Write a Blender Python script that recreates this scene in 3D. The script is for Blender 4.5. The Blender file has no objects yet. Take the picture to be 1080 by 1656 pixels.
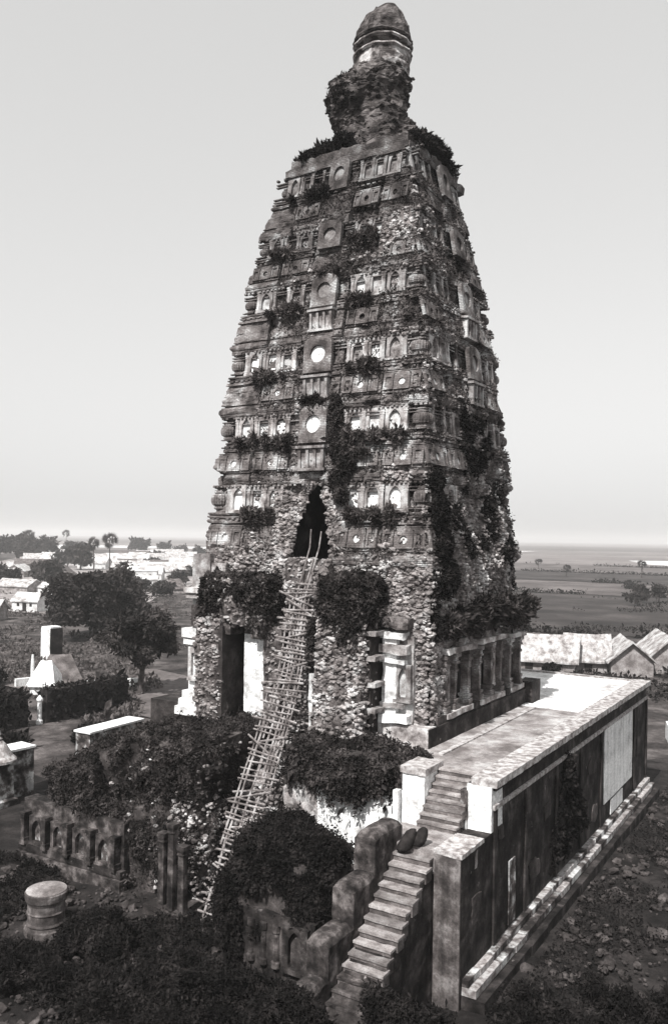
import bpy, math, random
import numpy as np
from mathutils import Vector, Matrix, Euler

random.seed(7)
RNG = np.random.default_rng(7)
SC = bpy.context.scene
COL = SC.collection

# ------------------------------------------------------------------ camera
cam_d = bpy.data.cameras.new("camera")
cam = bpy.data.objects.new("camera", cam_d)
COL.objects.link(cam)
cam_d.sensor_fit = 'VERTICAL'
cam_d.sensor_height = 36.0
cam_d.lens = 36.0 * 1360.0 / 1656.0
cam_d.shift_y = 41.6 / 1656.0
cam_d.clip_start = 0.3
cam_d.clip_end = 40000.0
CAM = Vector((16.65, -35.82, 17.19))
yaw = math.radians(31.81)
cam.matrix_world = (Matrix.Translation(CAM) @ Matrix.Rotation(yaw, 4, 'Z')
                    @ Matrix.Rotation(math.radians(90), 4, 'X') @ Matrix.Rotation(math.radians(0.808), 4, 'Z'))
SC.camera = cam

# ------------------------------------------------------------------ sky, sun, exposure
SUN = Vector((0.04, -0.64, 0.77)).normalized()
world = bpy.data.worlds.new("World")
SC.world = world
world.use_nodes = True
wn = world.node_tree.nodes
wl = world.node_tree.links
wn.clear()
sky = wn.new('ShaderNodeTexSky')
sky.sky_type = 'NISHITA'
sky.sun_disc = False
sky.sun_elevation = math.asin(SUN.z)
sky.sun_rotation = math.atan2(SUN.x, SUN.y)
sky.air_density = 3.2
sky.dust_density = 0.95
sky.ozone_density = 1.0
bw = wn.new('ShaderNodeRGBToBW')
bg = wn.new('ShaderNodeBackground')
bg.inputs['Strength'].default_value = 0.118
wo = wn.new('ShaderNodeOutputWorld')
wl.new(sky.outputs[0], bw.inputs[0])
# thin overcast: the clear sky evened out by one pale veil over the whole dome
veil = wn.new('ShaderNodeMix'); veil.data_type = 'RGBA'
veil.inputs[0].default_value = 0.62
veil.inputs[7].default_value = (4.35, 4.33, 4.28, 1)
wl.new(bw.outputs[0], veil.inputs[6])
wl.new(veil.outputs[2], bg.inputs['Color'])
wl.new(bg.outputs[0], wo.inputs['Surface'])
sun_d = bpy.data.lights.new("sun", 'SUN')
sun_d.energy = 5.0
sun_d.angle = math.radians(0.5)
sun_d.color = (1.0, 0.985, 0.96)
sun = bpy.data.objects.new("sun", sun_d)
sun.rotation_euler = SUN.to_track_quat('Z', 'Y').to_euler()
sun.location = (0, 0, 120)
COL.objects.link(sun)
SC.view_settings.view_transform = 'Standard'
SC.view_settings.look = 'None'
SC.view_settings.exposure = 0.52
SC.view_settings.gamma = 1.0
SC.view_settings.use_curve_mapping = False
SC.cycles.max_bounces = 5
SC.cycles.diffuse_bounces = 3
SC.cycles.volume_bounces = 1

# ------------------------------------------------------------------ numpy noise
def _h(i, j, k, seed):
    n = (i * 374761393 + j * 668265263 + k * 2147483647 + seed * 144269504).astype(np.int64) & 0xFFFFFFFF
    n = ((n ^ (n >> 13)) * 1274126177) & 0xFFFFFFFF
    n = ((n ^ (n >> 16)) * 2246822519) & 0xFFFFFFFF
    return ((n ^ (n >> 15)) & 0xFFFF) / 65535.0

def vnoise(p, seed=0):
    i = np.floor(p).astype(np.int64)
    f = p - i
    f = f * f * (3 - 2 * f)
    r = 0
    for a in (0, 1):
        wa = f[:, 0] if a else 1 - f[:, 0]
        for b in (0, 1):
            wb = f[:, 1] if b else 1 - f[:, 1]
            for c in (0, 1):
                wc = f[:, 2] if c else 1 - f[:, 2]
                r = r + wa * wb * wc * _h(i[:, 0] + a, i[:, 1] + b, i[:, 2] + c, seed)
    return r

def fbm(p, scale=1.0, oct=3, seed=0):
    p = np.asarray(p, float) * scale
    r = 0; a = 0.5; t = 0
    for o in range(oct):
        r = r + a * vnoise(p + 17.3 * o, seed + o)
        t += a; a *= 0.5; p = p * 2.03
    return r / t

def vec_noise(p, scale, oct=3, seed=0):
    return np.stack([fbm(p, scale, oct, seed + 11 * k) - 0.5 for k in range(3)], 1)

# ------------------------------------------------------------------ mesh helpers
class MB:
    def __init__(s):
        s.v = []; s.f = []; s.n = 0
    def add(s, V, F):
        V = np.asarray(V, float)
        s.v.append(V)
        k = s.n
        for f in F:
            s.f.append([int(i) + k for i in f])
        s.n += len(V)
    def addq(s, V, F):
        """F as an integer array (fast)"""
        s.v.append(np.asarray(V, float)); s.f.append(np.asarray(F, int) + s.n); s.n += len(V)
    def box(s, x0, y0, z0, x1, y1, z1):
        V = [(x0, y0, z0), (x1, y0, z0), (x1, y1, z0), (x0, y1, z0), (x0, y0, z1), (x1, y0, z1), (x1, y1, z1), (x0, y1, z1)]
        s.add(V, [(0, 3, 2, 1), (4, 5, 6, 7), (0, 1, 5, 4), (1, 2, 6, 5), (2, 3, 7, 6), (3, 0, 4, 7)])
    def hexa(s, V):
        s.add(V, [(0, 3, 2, 1), (4, 5, 6, 7), (0, 1, 5, 4), (1, 2, 6, 5), (2, 3, 7, 6), (3, 0, 4, 7)])
    def tube(s, pts, rad, seg=7, cap=True):
        pts = [Vector(p) for p in pts]
        V = []; F = []
        for i, p in enumerate(pts):
            d = (pts[min(i + 1, len(pts) - 1)] - pts[max(i - 1, 0)]).normalized()
            a = d.orthogonal().normalized(); b = d.cross(a)
            r = rad[i] if hasattr(rad, '__len__') else rad
            for k in range(seg):
                t = 2 * math.pi * k / seg
                V.append(tuple(p + (a * math.cos(t) + b * math.sin(t)) * r))
        # keep the ring frames aligned
        for i in range(len(pts) - 1):
            r0 = [Vector(V[i * seg + k]) for k in range(seg)]
            best = min(range(seg), key=lambda o: sum((Vector(V[(i + 1) * seg + (k + o) % seg]) - pts[i + 1] - (r0[k] - pts[i])).length for k in range(seg)))
            ring = [V[(i + 1) * seg + (k + best) % seg] for k in range(seg)]
            V[(i + 1) * seg:(i + 2) * seg] = ring
            for k in range(seg):
                F.append((i * seg + k, i * seg + (k + 1) % seg, (i + 1) * seg + (k + 1) % seg, (i + 1) * seg + k))
        if cap:
            F.append(tuple(reversed(range(seg)))); F.append(tuple(range((len(pts) - 1) * seg, len(pts) * seg)))
        s.add(V, F)
    def lathe(s, prof, seg=16, c=(0, 0, 0), square=0.0, ribs=0, ribamp=0.0):
        V = []; F = []
        for r, z in prof:
            for k in range(seg):
                t = 2 * math.pi * (k + .5) / seg
                q = r
                if square:
                    q = r * (1 + square * (1 / max(abs(math.cos(t)), abs(math.sin(t))) - 1))
                if ribs:
                    q *= 1 + ribamp * math.cos(ribs * t)
                V.append((c[0] + q * math.cos(t), c[1] + q * math.sin(t), c[2] + z))
        m = len(prof)
        for i in range(m - 1):
            for k in range(seg):
                F.append((i * seg + k, i * seg + (k + 1) % seg, (i + 1) * seg + (k + 1) % seg, (i + 1) * seg + k))
        F.append(tuple(reversed(range(seg)))); F.append(tuple(range((m - 1) * seg, m * seg)))
        s.add(V, F)
    def arrays(s):
        V = np.concatenate(s.v) if s.v else np.zeros((0, 3))
        F = []
        for f in s.f:
            if isinstance(f, np.ndarray):
                F += f.tolist()
            else:
                F.append(f)
        return V, F
    def mesh(s, name, mat=None, smooth=False):
        V, F = s.arrays()
        return make_mesh(name, V, F, mat, smooth)
    def build(s, name, mat, parent=None, smooth=False, loc=None):
        me = s.mesh(name, mat, smooth)
        return obj(name, me, parent, loc)

def make_mesh(name, V, F, mat=None, smooth=False):
    me = bpy.data.meshes.new(name)
    V = np.asarray(V, np.float32)
    me.vertices.add(len(V)); me.vertices.foreach_set('co', V.ravel())
    if isinstance(F, np.ndarray):
        n, k = F.shape
        me.loops.add(n * k); me.loops.foreach_set('vertex_index', F.astype(np.int32).ravel())
        me.polygons.add(n); me.polygons.foreach_set('loop_start', np.arange(0, n * k, k, dtype=np.int32))
    else:
        ln = np.array([len(f) for f in F], np.int32)
        flat = np.array([i for f in F for i in f], np.int32)
        me.loops.add(len(flat)); me.loops.foreach_set('vertex_index', flat)
        me.polygons.add(len(ln)); me.polygons.foreach_set('loop_start', np.concatenate([[0], np.cumsum(ln)[:-1]]).astype(np.int32))
    me.update(calc_edges=True); me.validate()
    me.polygons.foreach_set('use_smooth', np.full(len(me.polygons), smooth))
    if mat:
        me.materials.append(mat)
    return me

def worldloc(o):
    l = Vector((0, 0, 0))
    while o:
        l = l + o.location; o = o.parent
    return l

def obj(name, me, parent=None, loc=None, rot=None, scale=None):
    """link a mesh; loc is a world position (default: mesh already in world coordinates); parents here never rotate"""
    o = bpy.data.objects.new(name, me)
    COL.objects.link(o)
    l = Vector(loc) if loc is not None else Vector((0, 0, 0))
    if parent:
        o.parent = parent; l = l - worldloc(parent)
    o.location = l
    if rot is not None: o.rotation_euler = rot
    if scale is not None: o.scale = scale
    return o

def sub(name, me, parent):
    o = bpy.data.objects.new(name, me); COL.objects.link(o); o.parent = parent
    return o

def tag(o, label=None, cat=None, group=None, kind=None):
    if label: o['label'] = label
    if cat: o['category'] = cat
    if group: o['group'] = group
    if kind: o['kind'] = kind
    return o

def thing(name, label, cat, loc=(0, 0, 0), group=None):
    o = bpy.data.objects.new(name, None); COL.objects.link(o)
    o.location = loc; o.empty_display_size = 0.3
    return tag(o, label, cat, group)

def grid_faces(nu, nv, wrap=False):
    i, j = np.meshgrid(np.arange(nu - 1), np.arange(nv - 1), indexing='ij')
    a = (i * nv + j).ravel()
    return np.stack([a, a + nv, a + nv + 1, a + 1], 1)

def rough_box(b0, b1, res=0.25, amp=0.25, scale=0.8, rnd=0.0, taper=(0, 0), seed=0, oct=4):
    """closed box surface, subdivided and broken up by 3D noise; returns V, F"""
    b0 = np.array(b0, float); b1 = np.array(b1, float)
    c = (b0 + b1) / 2; h = (b1 - b0) / 2
    VV = []; FF = []; n = 0
    for ax in range(3):
        u, v = [(1, 2), (2, 0), (0, 1)][ax]
        nu = max(2, int(2 * h[u] / res) + 2); nv = max(2, int(2 * h[v] / res) + 2)
        gu, gv = np.meshgrid(np.linspace(-1, 1, nu), np.linspace(-1, 1, nv), indexing='ij')
        for sg in (-1, 1):
            P = np.zeros((nu * nv, 3)); P[:, ax] = sg; P[:, u] = gu.ravel(); P[:, v] = gv.ravel()
            F = grid_faces(nu, nv)
            if sg < 0: F = F[:, ::-1]
            VV.append(P); FF.append(F + n); n += len(P)
    P = np.concatenate(VV); F = np.concatenate(FF)
    if rnd:
        nrm = np.linalg.norm(P, axis=1, keepdims=True)
        P = P * ((1 - rnd) + rnd * 1.15 / nrm)
    tz = (P[:, 2] + 1) / 2
    P[:, 0] *= 1 - taper[0] * tz; P[:, 1] *= 1 - taper[1] * tz
    W = c + P * h
    W = W + vec_noise(W, scale, oct, seed) * 2 * amp
    return W, F

def sample(V, F, n, rng=RNG, region=None):
    V = np.asarray(V); F = np.asarray(F)
    a, b, c, d = V[F[:, 0]], V[F[:, 1]], V[F[:, 2]], V[F[:, 3]]
    N = np.cross(c - a, d - b); A = np.linalg.norm(N, axis=1) + 1e-9
    N = N / A[:, None]
    w = A.copy()
    if region is not None:
        w = w * region((a + c) / 2, N)
    if w.sum() <= 0: return np.zeros((0, 3)), np.zeros((0, 3))
    i = rng.choice(len(F), n, p=w / w.sum())
    s, t = rng.random(n)[:, None], rng.random(n)[:, None]
    P = (a[i] * (1 - s) + b[i] * s) * (1 - t) + (d[i] * (1 - s) + c[i] * s) * t
    return P, N[i]

# stones -------------------------------------------------------------
_phi = (1 + 5 ** .5) / 2
ICO_V = np.array([(-1, _phi, 0), (1, _phi, 0), (-1, -_phi, 0), (1, -_phi, 0), (0, -1, _phi), (0, 1, _phi), (0, -1, -_phi), (0, 1, -_phi), (_phi, 0, -1), (_phi, 0, 1), (-_phi, 0, -1), (-_phi, 0, 1)]) / 1.9
ICO_F = np.array([(0, 11, 5), (0, 5, 1), (0, 1, 7), (0, 7, 10), (0, 10, 11), (1, 5, 9), (5, 11, 4), (11, 10, 2), (10, 7, 6), (7, 1, 8), (3, 9, 4), (3, 4, 2), (3, 2, 6), (3, 6, 8), (3, 8, 9), (4, 9, 5), (2, 4, 11), (6, 2, 10), (8, 6, 7), (9, 8, 1)])
STONE_V = []
for _k in range(14):
    v = ICO_V * (0.72 + 0.5 * RNG.random((12, 1))) + (RNG.random((12, 3)) - .5) * 0.3
    v = np.sign(v) * np.abs(v) ** 0.55
    v *= np.array([1.25, 1.0, 0.66])
    STONE_V.append(v * 0.5)

def rot_small(n, amt, rng=RNG):
    e = (rng.random((n, 3)) - .5) * 2 * np.array(amt)
    cx, sx, cy, sy, cz, sz = np.cos(e[:, 0]), np.sin(e[:, 0]), np.cos(e[:, 1]), np.sin(e[:, 1]), np.cos(e[:, 2]), np.sin(e[:, 2])
    R = np.zeros((n, 3, 3))
    R[:, 0, 0] = cy * cz; R[:, 0, 1] = sx * sy * cz - cx * sz; R[:, 0, 2] = cx * sy * cz + sx * sz
    R[:, 1, 0] = cy * sz; R[:, 1, 1] = sx * sy * sz + cx * cz; R[:, 1, 2] = cx * sy * sz - sx * cz
    R[:, 2, 0] = -sy; R[:, 2, 1] = sx * cy; R[:, 2, 2] = cx * cy
    return R

def stones_mesh(P, size, rng=RNG, amt=(.4, .4, 3.1)):
    n = len(P)
    T = np.array(STONE_V)[rng.integers(0, len(STONE_V), n)]
    R = rot_small(n, amt, rng)
    V = np.einsum('nij,nkj->nki', R, T * np.asarray(size).reshape(-1, 1, 1)) + P[:, None, :]
    F = (ICO_F[None] + (np.arange(n) * 12)[:, None, None]).reshape(-1, 3)
    return V.reshape(-1, 3), F

# leaves ---------------------------------------------------------------
def leaves_mesh(P, size, rng=RNG, N=None, nb=0.6, elong=1.7, droop=0.3):
    """one bent four-sided leaf (two triangles) at each point"""
    n = len(P)
    d = rng.normal(size=(n, 3)); d /= np.linalg.norm(d, axis=1, keepdims=True)
    nn = rng.normal(size=(n, 3))
    if N is not None: nn = nn * (1 - nb) + N * nb * 1.6
    d[:, 2] -= droop
    a = np.cross(d, nn); a /= np.linalg.norm(a, axis=1, keepdims=True) + 1e-9
    d = d / (np.linalg.norm(d, axis=1, keepdims=True) + 1e-9)
    m = np.cross(a, d)
    s = (np.asarray(size) * np.exp(rng.normal(-.05, .38, n)))[:, None]
    V = np.stack([P, P + d * s * .5 * elong + a * s * .42 + m * s * .08, P + d * s * elong - m * s * .1, P + d * s * .5 * elong - a * s * .42 + m * s * .08], 1).reshape(-1, 3)
    F = (np.arange(n) * 4)[:, None] + np.arange(4)[None]
    return V, F

def shoots(P, N, n, lo, hi, rng, per=12):
    """stray twigs standing out from a mat"""
    i = rng.choice(len(P), n); d = N[i] + rng.normal(size=(n, 3)) * .6 + np.array([0, 0, .35]); d /= np.linalg.norm(d, axis=1, keepdims=True)
    L = lo + (hi - lo) * rng.random(n) ** 2; u = rng.random((n, per))
    Q = P[i][:, None] + d[:, None] * (u * L[:, None])[:, :, None] + (rng.random((n, per, 3)) - .5) * .07
    Q[:, :, 2] -= (u * L[:, None]) ** 2 * .35
    return Q.reshape(-1, 3)

def clump_points(centres, radii, n, rng=RNG, shell=0.55):
    c = np.asarray(centres, float); r = np.asarray(radii, float)
    if r.ndim == 1: r = np.repeat(r[:, None], 3, 1)
    w = (r[:, 0] * r[:, 1] * r[:, 2]) ** (2 / 3)
    i = rng.choice(len(c), n, p=w / w.sum())
    d = rng.normal(size=(n, 3)); d /= np.linalg.norm(d, axis=1, keepdims=True)
    q = (shell + (1 - shell) * rng.random(n) ** .7)[:, None]
    P = c[i] + d * q * r[i]
    return P, d

# ------------------------------------------------------------------ materials
def tint(v):
    k = max(0.0, 0.55 - v)
    return (v * (1 + .24 * k), v * (1 - .04 * k), v * (1 - .09 * k), 1)

def pmat(name, d, m, l, scale=0.8, pos=(.36, .5, .66), rough=.92, bump=.35, bscale=6.0, bdist=.05, white=None, whitev=.62, wscale=.5,
         brick=False, streak=None, up=None, zdark=None, cell=None, detail=8, trans=0, objrand=0.0):
    mt = bpy.data.materials.new(name); mt.use_nodes = True
    nt = mt.node_tree; N = nt.nodes; L = nt.links
    bs = N['Principled BSDF']
    bs.inputs['Roughness'].default_value = rough
    bs.inputs['Specular IOR Level'].default_value = .18
    geo = N.new('ShaderNodeNewGeometry')
    def noise(sc, det=detail, vec=None, rgh=.6):
        t = N.new('ShaderNodeTexNoise'); t.inputs['Scale'].default_value = sc; t.inputs['Detail'].default_value = det
        t.inputs['Roughness'].default_value = rgh
        L.new(vec if vec else geo.outputs['Position'], t.inputs['Vector']); return t.outputs['Fac']
    def ramp(f, stops):
        r = N.new('ShaderNodeValToRGB'); L.new(f, r.inputs[0])
        e = r.color_ramp.elements
        while len(e) < len(stops): e.new(.5)
        for el, (p, c) in zip(e, stops):
            el.position = p; el.color = c if hasattr(c, '__len__') else (c, c, c, 1)
        return r.outputs[0]
    def mix(f, a, b, mode='MIX'):
        x = N.new('ShaderNodeMix'); x.data_type = 'RGBA'; x.blend_type = mode
        if isinstance(f, float): x.inputs[0].default_value = f
        else: L.new(f, x.inputs[0])
        for s, i in ((a, 6), (b, 7)):
            if hasattr(s, 'is_linked'): L.new(s, x.inputs[i])
            else: x.inputs[i].default_value = s
        return x.outputs[2]
    def mp(vec_scale):
        q = N.new('ShaderNodeMapping'); q.inputs['Scale'].default_value = vec_scale
        L.new(geo.outputs['Position'], q.inputs['Vector']); return q.outputs[0]
    n1 = noise(scale)
    col = ramp(n1, [(pos[0], tint(d)), (pos[1], tint(m)), (pos[2], tint(l))])
    # fine grain
    n2 = noise(scale * 9, 4)
    col = mix(.55, col, ramp(n2, [(.3, .45), (.7, 1.35)]), 'MULTIPLY') if True else col
    n3 = noise(scale * 34, 3)
    col = mix(.6, col, ramp(n3, [(.32, .5), (.68, 1.35)]), 'MULTIPLY')
    if cell:
        v = N.new('ShaderNodeTexVoronoi'); v.inputs['Scale'].default_value = cell
        L.new(geo.outputs['Position'], v.inputs['Vector'])
        b2 = N.new('ShaderNodeRGBToBW'); L.new(v.outputs['Color'], b2.inputs[0])
        col = mix(.75, col, ramp(b2.outputs[0], [(.15, .45), (.85, 1.5)]), 'MULTIPLY')
    if white is not None:
        nw = noise(wscale, 6, rgh=.65)
        f = ramp(nw, [(white, 0.), (white + .06, 1.)])
        col = mix(f, col, tint(whitev))
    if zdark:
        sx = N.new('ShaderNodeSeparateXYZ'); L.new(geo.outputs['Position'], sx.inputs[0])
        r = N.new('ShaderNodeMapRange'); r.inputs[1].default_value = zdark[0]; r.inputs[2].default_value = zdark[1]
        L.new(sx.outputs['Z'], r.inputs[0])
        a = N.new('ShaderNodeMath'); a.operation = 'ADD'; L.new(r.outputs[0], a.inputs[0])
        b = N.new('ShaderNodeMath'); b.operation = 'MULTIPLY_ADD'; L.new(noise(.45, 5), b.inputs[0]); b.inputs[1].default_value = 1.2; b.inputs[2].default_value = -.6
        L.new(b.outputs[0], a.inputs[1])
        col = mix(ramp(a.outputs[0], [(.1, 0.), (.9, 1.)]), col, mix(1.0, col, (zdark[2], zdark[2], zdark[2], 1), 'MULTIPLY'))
    if streak:
        ns = noise(1.0, 5, mp((2.6, 2.6, .16)))
        col = mix(streak, col, ramp(ns, [(.38, .22), (.62, 1.25)]), 'MULTIPLY')
    if up:
        sx = N.new('ShaderNodeSeparateXYZ'); L.new(geo.outputs['Normal'], sx.inputs[0])
        col = mix(ramp(sx.outputs['Z'], [(.35, 0.), (.8, 1.)]), col, tint(up))
    if objrand:
        oi = N.new('ShaderNodeObjectInfo')
        col = mix(1.0, col, ramp(oi.outputs['Random'], [(0., 1 - objrand), (1., 1 + objrand)]), 'MULTIPLY')
    hgt = noise(bscale, 8, rgh=.65)
    if brick:
        sx = N.new('ShaderNodeSeparateXYZ'); L.new(geo.outputs['Position'], sx.inputs[0])
        a = N.new('ShaderNodeMath'); a.operation = 'ADD'; L.new(sx.outputs['X'], a.inputs[0]); L.new(sx.outputs['Y'], a.inputs[1])
        cb = N.new('ShaderNodeCombineXYZ'); L.new(a.outputs[0], cb.inputs['X']); L.new(sx.outputs['Z'], cb.inputs['Y'])
        # a little waviness in the courses
        br = N.new('ShaderNodeTexBrick'); L.new(cb.outputs[0], br.inputs['Vector'])
        br.inputs['Scale'].default_value = 1.0; br.inputs['Brick Width'].default_value = .27; br.inputs['Row Height'].default_value = .088
        br.inputs['Mortar Size'].default_value = .018; br.inputs['Mortar Smooth'].default_value = .3
        br.inputs['Color1'].default_value = (.7, .7, .7, 1); br.inputs['Color2'].default_value = (1.15, 1.15, 1.15, 1); br.inputs['Mortar'].default_value = (.3, .3, .3, 1)
        fm = ramp(noise(.9, 4), [(.42, .05), (.62, .7)])
        col = mix(fm, col, br.outputs['Color'], 'MULTIPLY')
        x = N.new('ShaderNodeMath'); x.operation = 'MULTIPLY_ADD'; L.new(br.outputs['Fac'], x.inputs[0]); x.inputs[1].default_value = -.5; L.new(hgt, x.inputs[2]); hgt = x.outputs[0]
    L.new(col, bs.inputs['Base Color'])
    if bump:
        bp = N.new('ShaderNodeBump'); bp.inputs['Strength'].default_value = bump; bp.inputs['Distance'].default_value = bdist
        L.new(hgt, bp.inputs['Height']); L.new(bp.outputs[0], bs.inputs['Normal'])
    if trans:
        tr = N.new('ShaderNodeBsdfTranslucent'); L.new(col, tr.inputs['Color'])
        ms = N.new('ShaderNodeMixShader'); ms.inputs[0].default_value = trans
        L.new(bs.outputs[0], ms.inputs[1]); L.new(tr.outputs[0], ms.inputs[2])
        L.new(ms.outputs[0], N['Material Output'].inputs['Surface'])
    return mt

M = {}
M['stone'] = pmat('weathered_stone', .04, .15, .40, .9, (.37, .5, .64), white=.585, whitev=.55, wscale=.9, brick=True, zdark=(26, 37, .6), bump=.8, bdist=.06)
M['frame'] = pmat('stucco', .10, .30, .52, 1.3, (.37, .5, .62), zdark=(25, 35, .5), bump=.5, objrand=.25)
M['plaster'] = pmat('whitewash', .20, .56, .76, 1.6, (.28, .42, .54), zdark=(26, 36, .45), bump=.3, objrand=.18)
M['rubble'] = pmat('broken_masonry', .07, .22, .46, 1.1, (.34, .5, .64), cell=4.2, bump=.7, bscale=6, bdist=.06)
M['mortar'] = pmat('old_mortar', .018, .045, .11, 1.2, (.36, .52, .68), bump=.8, bscale=5, bdist=.1)
M['pinn'] = pmat('pinnacle_brick', .025, .075, .20, 1.6, (.37, .5, .64), brick=True, bump=1.0, bdist=.12)
M['pinn_l'] = pmat('pinnacle_stucco', .05, .24, .46, 1.4, (.42, .5, .58), bump=.6, bdist=.08)
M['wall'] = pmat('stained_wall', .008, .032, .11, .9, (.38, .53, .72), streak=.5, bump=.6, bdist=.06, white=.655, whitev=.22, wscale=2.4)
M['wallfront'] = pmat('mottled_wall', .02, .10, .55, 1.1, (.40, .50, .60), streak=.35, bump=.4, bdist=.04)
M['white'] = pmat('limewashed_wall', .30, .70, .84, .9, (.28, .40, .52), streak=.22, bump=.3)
M['coping'] = pmat('worn_coping', .14, .28, .46, 3.5, (.36, .48, .6), bump=.5, objrand=.2)
M['floor'] = pmat('terrace_plaster', .12, .26, .46, .6, (.36, .5, .66), bump=.3)
M['floorw'] = pmat('white_terrace_plaster', .30, .62, .76, .5, (.30, .43, .54), bump=.3)
M['step'] = pmat('worn_step', .12, .22, .34, 2.0, (.34, .5, .66), bump=.5, objrand=.3)
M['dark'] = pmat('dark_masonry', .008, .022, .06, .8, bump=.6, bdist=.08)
M['earth'] = pmat('dark_earth', .006, .014, .034, .6, bump=.8, bscale=3, bdist=.1)
M['ground'] = pmat('dry_ground', .014, .045, .12, .22, (.38, .5, .64), bump=.6, bscale=2.0, bdist=.25)
M['field_d'] = pmat('dark_field', .016, .034, .065, .05, (.34, .5, .66), bump=.0)
M['field_m'] = pmat('stubble_field', .05, .09, .14, .05, (.34, .5, .66), bump=.0)
M['sand'] = pmat('sand_flat', .45, .6, .7, .01, bump=.0)
M['lane'] = pmat('pale_trodden_ground', .14, .24, .36, .08, (.34, .5, .66), bump=.0)
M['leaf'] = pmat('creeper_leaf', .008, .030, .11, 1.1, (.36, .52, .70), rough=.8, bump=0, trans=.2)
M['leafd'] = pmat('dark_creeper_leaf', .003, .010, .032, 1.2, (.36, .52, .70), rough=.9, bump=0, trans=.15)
M['leaft'] = pmat('tree_leaf', .010, .032, .075, .35, (.36, .5, .66), rough=.7, bump=0, trans=.2)
M['grass'] = pmat('ledge_grass', .03, .075, .17, 1.8, (.36, .5, .66), rough=.8, bump=0, trans=.2)
M['bark'] = pmat('bark', .03, .06, .11, 2.0, bump=.6)
M['bamboo'] = pmat('bamboo', .07, .20, .40, 2.2, bump=.1)
M['thatch'] = pmat('thatch', .16, .36, .54, 1.0, (.34, .47, .60), streak=.35, bump=.8, bscale=7, bdist=.1)
M['thatchd'] = pmat('old_thatch', .05, .1, .18, 1.2, bump=.5, bscale=9)
M['mud'] = pmat('mud_wall', .12, .22, .36, .9, bump=.3)
M['pale'] = pmat('pale_house_wall', .38, .58, .7, .8, bump=.2)
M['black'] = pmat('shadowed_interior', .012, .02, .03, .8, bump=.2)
M['cloth'] = pmat('dark_cloth', .010, .016, .03, 3, bump=.3)
M['oldfront'] = pmat('stained_front', .010, .045, .15, 1.8, (.38, .52, .68), streak=.4, bump=.5, bdist=.05, objrand=.3)
M['shade'] = pmat('sooty_plaster', .015, .03, .06, 1.0, bump=.3)  # colour darkened to stand in for shade on the porch reveal
M['roofw'] = pmat('pale_tiled_roof', .20, .44, .64, .35, (.32, .46, .58), streak=.3, bump=.5, bscale=5, bdist=.1)
M['bed'] = pmat('rubble_core', .03, .09, .20, 1.6, (.36, .5, .64), cell=5.0, bump=.9, bscale=7, bdist=.1)
M['endwall'] = pmat('weathered_end_wall', .035, .10, .26, 1.5, (.36, .52, .68), streak=.5, bump=.4, bdist=.04)
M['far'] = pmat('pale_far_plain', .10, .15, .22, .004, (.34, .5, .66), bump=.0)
M['riser'] = pmat('grimy_riser', .05, .10, .18, 1.6, (.36, .5, .64), bump=.4, objrand=.3)  # darker tone stands in for the shade line under each tread
# ====================================================================== SETTING
def sheet(name, pts, z, mat):
    return tag(obj(name, make_mesh(name, [(x, y, z) for x, y in pts], [tuple(range(len(pts)))], mat)), kind='structure')

def build_ground():
    # polar sheet out to the horizon, uneven close by
    rr = np.concatenate([np.linspace(0, 60, 61), np.geomspace(64, 9000, 50)])
    na = 120
    V = []; 
    for r in rr:
        for k in range(na):
            t = 2 * math.pi * k / na
            V.append((r * math.cos(t) - 5, r * math.sin(t), 0))
    V = np.array(V)
    nz = fbm(V, .35, 4, 3) - .5
    r = np.hypot(V[:, 0] + 5, V[:, 1])
    V[:, 2] = nz * .5 * np.clip(1 - (r - 40) / 60, 0, 1) - .12
    F = []
    for i in range(len(rr) - 1):
        for k in range(na):
            F.append((i * na + k, (i + 1) * na + k, (i + 1) * na + (k + 1) % na, i * na + (k + 1) % na))
    me = make_mesh('ground', V, F, M['ground'], True)
    me.materials.append(M['earth'])
    for p in me.polygons:
        c = p.center
        if c.x > -40 and c.x < 70 and c.y < 34 and c.y > -60 and not (c.x < -22 and c.y > 4): p.material_index = 1
    tag(obj('ground', me), kind='structure')
build_ground()

def band(name, line0, line1, z, mat, jit=0.0):
    """a strip of land between two polylines"""
    pts = list(line0) + list(reversed(line1))
    return sheet(name, pts, z, mat)

# fields of the plain on the right and beyond the village
band('field', [(-110, 120), (-40, 118), (120, 150)], [(-140, 235), (-46, 236), (180, 270)], .03, M['field_d'])
band('field', [(-150, 238), (-46, 239), (190, 274)], [(-215, 330), (-60, 318), (230, 330)], .03, M['field_m'])
band('field', [(-215, 334), (-60, 322), (240, 334)], [(-290, 440), (-90, 420), (300, 420)], .03, M['field_d'])
band('field', [(-290, 445), (-90, 424), (300, 424)], [(-420, 640), (-150, 560), (60, 520)], .03, M['field_m'])
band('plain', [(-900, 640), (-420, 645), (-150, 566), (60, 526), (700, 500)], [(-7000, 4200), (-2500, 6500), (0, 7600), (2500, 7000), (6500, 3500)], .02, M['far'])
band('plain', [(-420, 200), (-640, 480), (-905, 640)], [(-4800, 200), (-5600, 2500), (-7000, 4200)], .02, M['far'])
band('sandbank', [(-122, 640), (-60, 590), (200, 620)], [(-160, 760), (-120, 790), (300, 860)], .05, M['sand'])
band('sandbank', [(-900, 700), (-700, 820), (-400, 1000)], [(-1100, 840), (-820, 1000), (-420, 1300)], .05, M['sand'])
band('field', [(-2600, 900), (-900, 1500), (900, 1300)], [(-3600, 1900), (-1200, 2600), (1500, 2300)], .3, M['field_m'])
band('trodden_ground', [(-110, 86), (-150, 140), (-330, 430)], [(-190, 80), (-330, 200), (-620, 480)], .03, M['lane'])
sheet('trodden_ground', [(-72, 26), (-60, 44), (-34, 38), (-22, 26), (-36, 22), (-52, 24)], .03, M['field_m'])

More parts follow.
